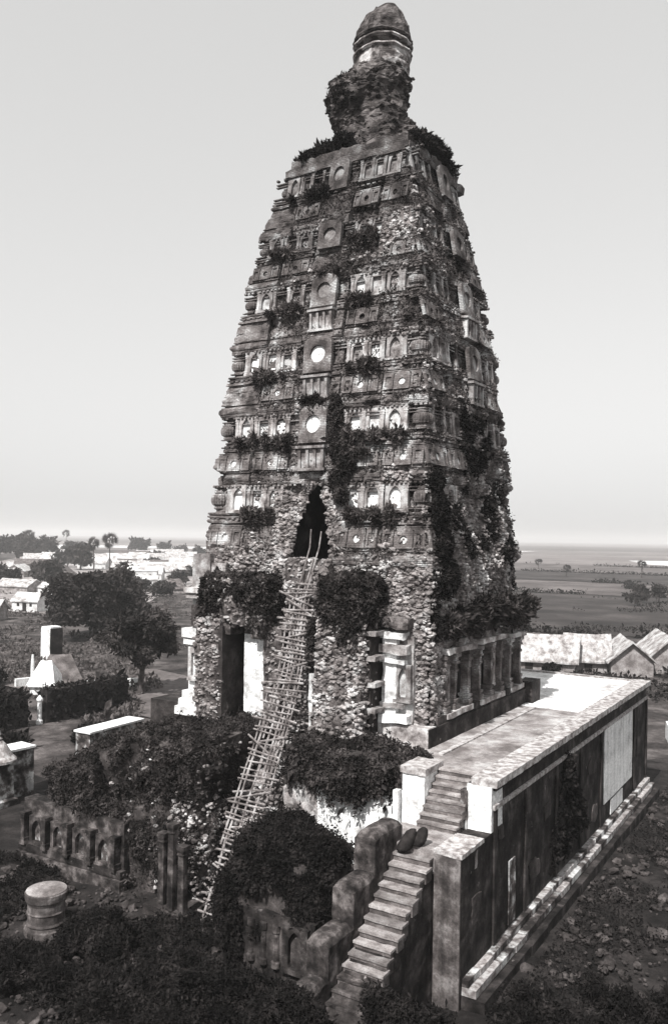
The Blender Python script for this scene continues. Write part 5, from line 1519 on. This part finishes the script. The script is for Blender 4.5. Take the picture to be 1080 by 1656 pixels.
# garden compound in front of the big tree
wall_thing('tall dark creeper-grown wall of the small garden, right of its gateway', (-46.4, 15.8), (-45.9, 25.3), 2.9, .9, 'dark', group='garden walls', amp=.2)
wall_thing('dark creeper-grown garden wall left of its gateway', (-47.8, 7.5), (-46.6, 14.0), 2.7, .9, 'dark', group='garden walls', amp=.2)
wall_thing('dark side wall closing the small garden at its far end', (-46.2, 25.6), (-54, 29.5), 2.2, .8, 'dark', group='garden walls', amp=.2)
gp = thing('gate_post', 'slim white gate post between the two dark garden walls', 'gate post', (-46.2, 15.2, 0))
m = MB(); m.lathe([(.3, -.2), (.3, .2), (.2, .3), (.2, 1.9), (.3, 2.0), (.3, 2.15), (.05, 2.5)], 10, (-46.2, 15.2, 0)); m.build('shaft', M['white'], gp)
sh = house('small white shrine with a pyramid roof behind the dark garden wall', (-58.0, 25.6), .5, 2.5, 2.5, 1.3, 1.9, 'white', 'white', False, None, 0, True)
sh['category'] = 'shrine'; sh.name = 'garden_shrine'
sh = house('small hut with steep dark thatch beside the white shrine', (-58.6, 28.0), .9, 4.2, 3.4, 1.2, 2.4, 'thatchd', 'mud', False, None, 0, True); sh.name = 'thatched_hut'; sh['category'] = 'hut'
wall_thing('low white wall running off from the thatched hut', (-56.5, 28.5), (-52.5, 34.0), .9, .4, 'white', name='low_wall', group='low white walls', amp=.03)
wall_thing('low white wall beside the white pole', (-63, 25.5), (-61.5, 30.5), .9, .5, 'white', name='low_wall', group='low white walls', amp=.03)
pp = thing('white_pole', 'slim white pole standing in the garden behind the walls', 'pole', (-64.0, 28.6, 0))
m = MB(); m.tube([(-64.0, 28.6, -.2), (-64.0, 28.6, 2.2), (-64.0, 28.6, 3.2)], [.24, .2, .12], 8); m.build('shaft', M['white'], pp)
kp = thing('brick_pier', 'square brick pier, one side white and the other dark, in the garden', 'brick pier', (-76.8, 41.8, 0))
V, F = rough_box((-77.8, 40.9, -.2), (-75.9, 42.8, 3.7), .3, .06, 1.0); part('shaft', V, F, M['white'], kp)
V, F = rough_box((-77.75, 40.95, 3.72), (-75.95, 42.75, 4.5), .25, .1, 1.0); part('cap', V, F, M['white'], kp)
V, F = rough_box((-75.88, 40.85, -.2), (-75.7, 42.85, 4.3), .3, .04, 1.0); part('facing', V, F, M['dark'], kp)
# long low white-roofed range beyond the terrace
wall_thing('long low white topped wall beyond the terrace, far piece', (-30.4, 6.2), (-30.6, 11.6), 2.9, 1.4, 'wallfront', name='white_topped_wall', group='white topped walls', capmat='white', amp=.04)
wall_thing('long low white topped wall beyond the terrace, near piece by the votive stupa', (-30.9, -5), (-30.6, 1.6), 2.9, 1.4, 'wallfront', name='white_topped_wall', group='white topped walls', capmat='white', amp=.04)
st = thing('votive_stupa', 'small pale votive stupa with a finial beside the white topped wall', 'stupa', (-29.4, -1.6, 0))
m = MB(); m.lathe([(1.25, -.2), (1.25, .3), (1.0, .4), (.95, 2.4), (1.1, 2.5), (1.1, 2.7)], 4, (-29.4, -1.6, 0)); m.build('plinth', M['wallfront'], st)
m = MB(); m.lathe([(1.15, 2.7), (1.15, 2.85), (.9, 3.1), (.55, 3.7), (.3, 4.0)], 16, (-29.4, -1.6, 0)); m.build('dome', M['coping'], st)
m = MB(); m.lathe([(.16, 4.0), (.28, 4.15), (.12, 4.3), (.2, 4.42), (.03, 4.9)], 10, (-29.4, -1.6, 0)); m.build('finial', M['coping'], st)
# shrubs of the garden
for i, (x, y, z, w, lab) in enumerate(((-60, 20, 1.2, 3.2, 'dark shrub inside the garden left of the white shrine'), (-68, 25, 1.3, 4.5, 'dark shrubbery in the garden behind the white pole'), (-53, 10, 1.2, 3.6, 'dark shrub over the left garden wall'), (-41, 7, .8, 3.5, 'dark low shrub on the path side before the garden walls'), (-36.5, 14, .7, 3.2, 'dark low shrub between garden wall and white topped wall'), (-64, 17, 1.2, 4.0, 'dark shrub at the picture edge behind the left garden wall'))):
    rg = np.random.default_rng(200 + i)
    cs = [(x + rg.uniform(-w, w) * .5, y + rg.uniform(-w, w) * .5, z * rg.uniform(.4, 1.1)) for _ in range(9)]
    P, Nn = clump_points(cs, [(w * .25, w * .25, z * .5)] * 9, 2600, rg, .4)
    creeper('garden_shrub', lab, 'shrub', P, .3, 'leafd', None, 'garden shrubs', 1.5, 0, seed=200 + i)
# creeper on the garden walls
for a, b, lab, sd in (((-46.4, 15.8), (-45.9, 25.3), 'dark creeper matting the right garden wall', 230), ((-47.8, 7.5), (-46.6, 14.0), 'dark creeper matting the left garden wall', 231)):
    rg = np.random.default_rng(sd); u = rg.random(3200); L = 1
    P = np.stack([a[0] + (b[0] - a[0]) * u + rg.normal(0, .45, 3200), a[1] + (b[1] - a[1]) * u, rg.random(3200) * 3.1], 1)
    creeper('creeper', lab, 'creeper', P, .26, 'leafd', None, 'garden wall creepers', 1.5, .1, seed=sd)

# thatched huts on the right, below the fields
def hut(label, loc, rz, L, Wd, hw, hr, eave=.6):
    return house(label, loc, rz, L, Wd, hw, hr, 'thatch', 'mud', True, 'thatched huts by the fields', 0, False, 'thatched_hut', eave)
VA = math.radians(12)
hut('long pale thatched hut nearest the tower, with a deep shaded eave', (-20.3, 74.5), VA, 11.5, 5.0, 1.9, 2.7)
hut('short pale thatched hut joined behind the long one', (-14.0, 78.5), VA + .15, 5.0, 4.4, 1.9, 2.7)
hut('gabled thatched hut facing the terrace with an open dark front', (-9.3, 80.5), VA + 1.75, 9, 5.2, 2.0, 2.2)
hut('long thatched hut set behind the gabled one', (-5.5, 86.0), VA + 1.75, 10, 5.4, 2.3, 2.4)
hut('thatched hut farthest along the row at the picture edge', (-1.2, 93.0), VA + 1.75, 10, 5, 2.3, 2.4)
wall_thing('low white yard wall beyond the far corner of the terrace', (3.0, 41.5), (11.5, 44), 1.3, 4.0, 'white', name='low_wall', group='low white walls', amp=.03)
for i, (x, y, lab) in enumerate(((-3.8, 82, 'dark shrub by the gabled thatched hut'), (-16.5, 73, 'dark shrub beside the long thatched hut'), (-1.0, 84, 'dark shrub at the picture edge among the huts'))):
    rg = np.random.default_rng(240 + i)
    P, Nn = clump_points([(x + rg.uniform(-1, 1), y + rg.uniform(-1, 1), rg.uniform(.3, 1.2)) for _ in range(6)], [(.8, .8, .6)] * 6, 1800, rg, .4)
    creeper('field_shrub', lab, 'shrub', P, .25, 'leafd', None, 'shrubs by the huts', 1.5, 0, seed=240 + i)

# ====================================================================== HAZE
m = MB(); m.box(-11000, -11000, -2.0, 11000, 11000, 60.0)
hz = bpy.data.materials.new('haze'); hz.use_nodes = True
nt = hz.node_tree; nt.nodes.clear()
pv = nt.nodes.new('ShaderNodeVolumePrincipled'); pv.inputs['Color'].default_value = (.95, .95, .95, 1); pv.inputs['Density'].default_value = .0003
pv.inputs['Anisotropy'].default_value = .2
ot = nt.nodes.new('ShaderNodeOutputMaterial'); nt.links.new(pv.outputs[0], ot.inputs['Volume'])
o = m.build('haze', hz); o['kind'] = 'stuff'

# rough grass and scrub on the open ground towards the village
rg = np.random.default_rng(333); n = 60000
d = 45 + 190 * rg.random(n) ** 1.3; a = rg.uniform(math.radians(108), math.radians(158), n)
x = d * np.cos(a); y = d * np.sin(a)
k = (fbm(np.stack([x, y, x * 0], 1), .09, 4, 61) > .5) & ~((x > -21) & (y < 28))
P = np.stack([x, y, rg.random(n) * .25], 1)[k]
V, F = leaves_mesh(P, .32, rg, None, .5, 1.6, -.3)
tag(obj('rough_grass', make_mesh('rough_grass', V, F, M['grass'])), 'rough grass and scrub on the open ground before the village', 'grass', None, 'stuff')
n = 26000
d = 60 + 170 * rg.random(n); a = rg.uniform(math.radians(70), math.radians(104), n)
x = d * np.cos(a); y = d * np.sin(a)
k = (fbm(np.stack([x, y, x * 0], 1), .07, 4, 63) > .52)
P = np.stack([x, y, rg.random(n) * .25], 1)[k]
V, F = leaves_mesh(P, .3, rg, None, .5, 1.6, -.3)
tag(obj('rough_grass', make_mesh('rough_grass', V, F, M['leafd'])), 'dark scrub dotting the fields behind the thatched huts', 'grass', None, 'stuff')

# scrub and low hedges along the field edges of the plain
rg = np.random.default_rng(350); pts = []
for line in ([(-40, 118), (120, 150)], [(-140, 236), (-46, 237), (180, 272)], [(-215, 332), (-60, 320), (230, 332)], [(-290, 442), (-90, 422), (300, 422)], [(-46, 236), (-60, 318)], [(10, 140), (30, 250)], [(-420, 640), (-150, 562), (60, 522)], [(-20, 325), (-10, 422)]):
    for (x0, y0), (x1, y1) in zip(line, line[1:]):
        L = math.hypot(x1 - x0, y1 - y0); n = int(L * 16); u = rg.random(n)
        P = np.stack([x0 + (x1 - x0) * u + rg.normal(0, .9, n), y0 + (y1 - y0) * u + rg.normal(0, .9, n), rg.random(n) ** 2 * 1.3], 1)
        pts.append(P[fbm(P * np.array([1, 1, 0]), .06, 3, 93) > .46])
V, F = leaves_mesh(np.concatenate(pts), .55, rg, None, .5, 1.4, 0)
tag(obj('field_scrub', make_mesh('field_scrub', V, F, M['leafd'])), 'low broken scrub along the field edges of the plain', 'scrub', None, 'stuff')
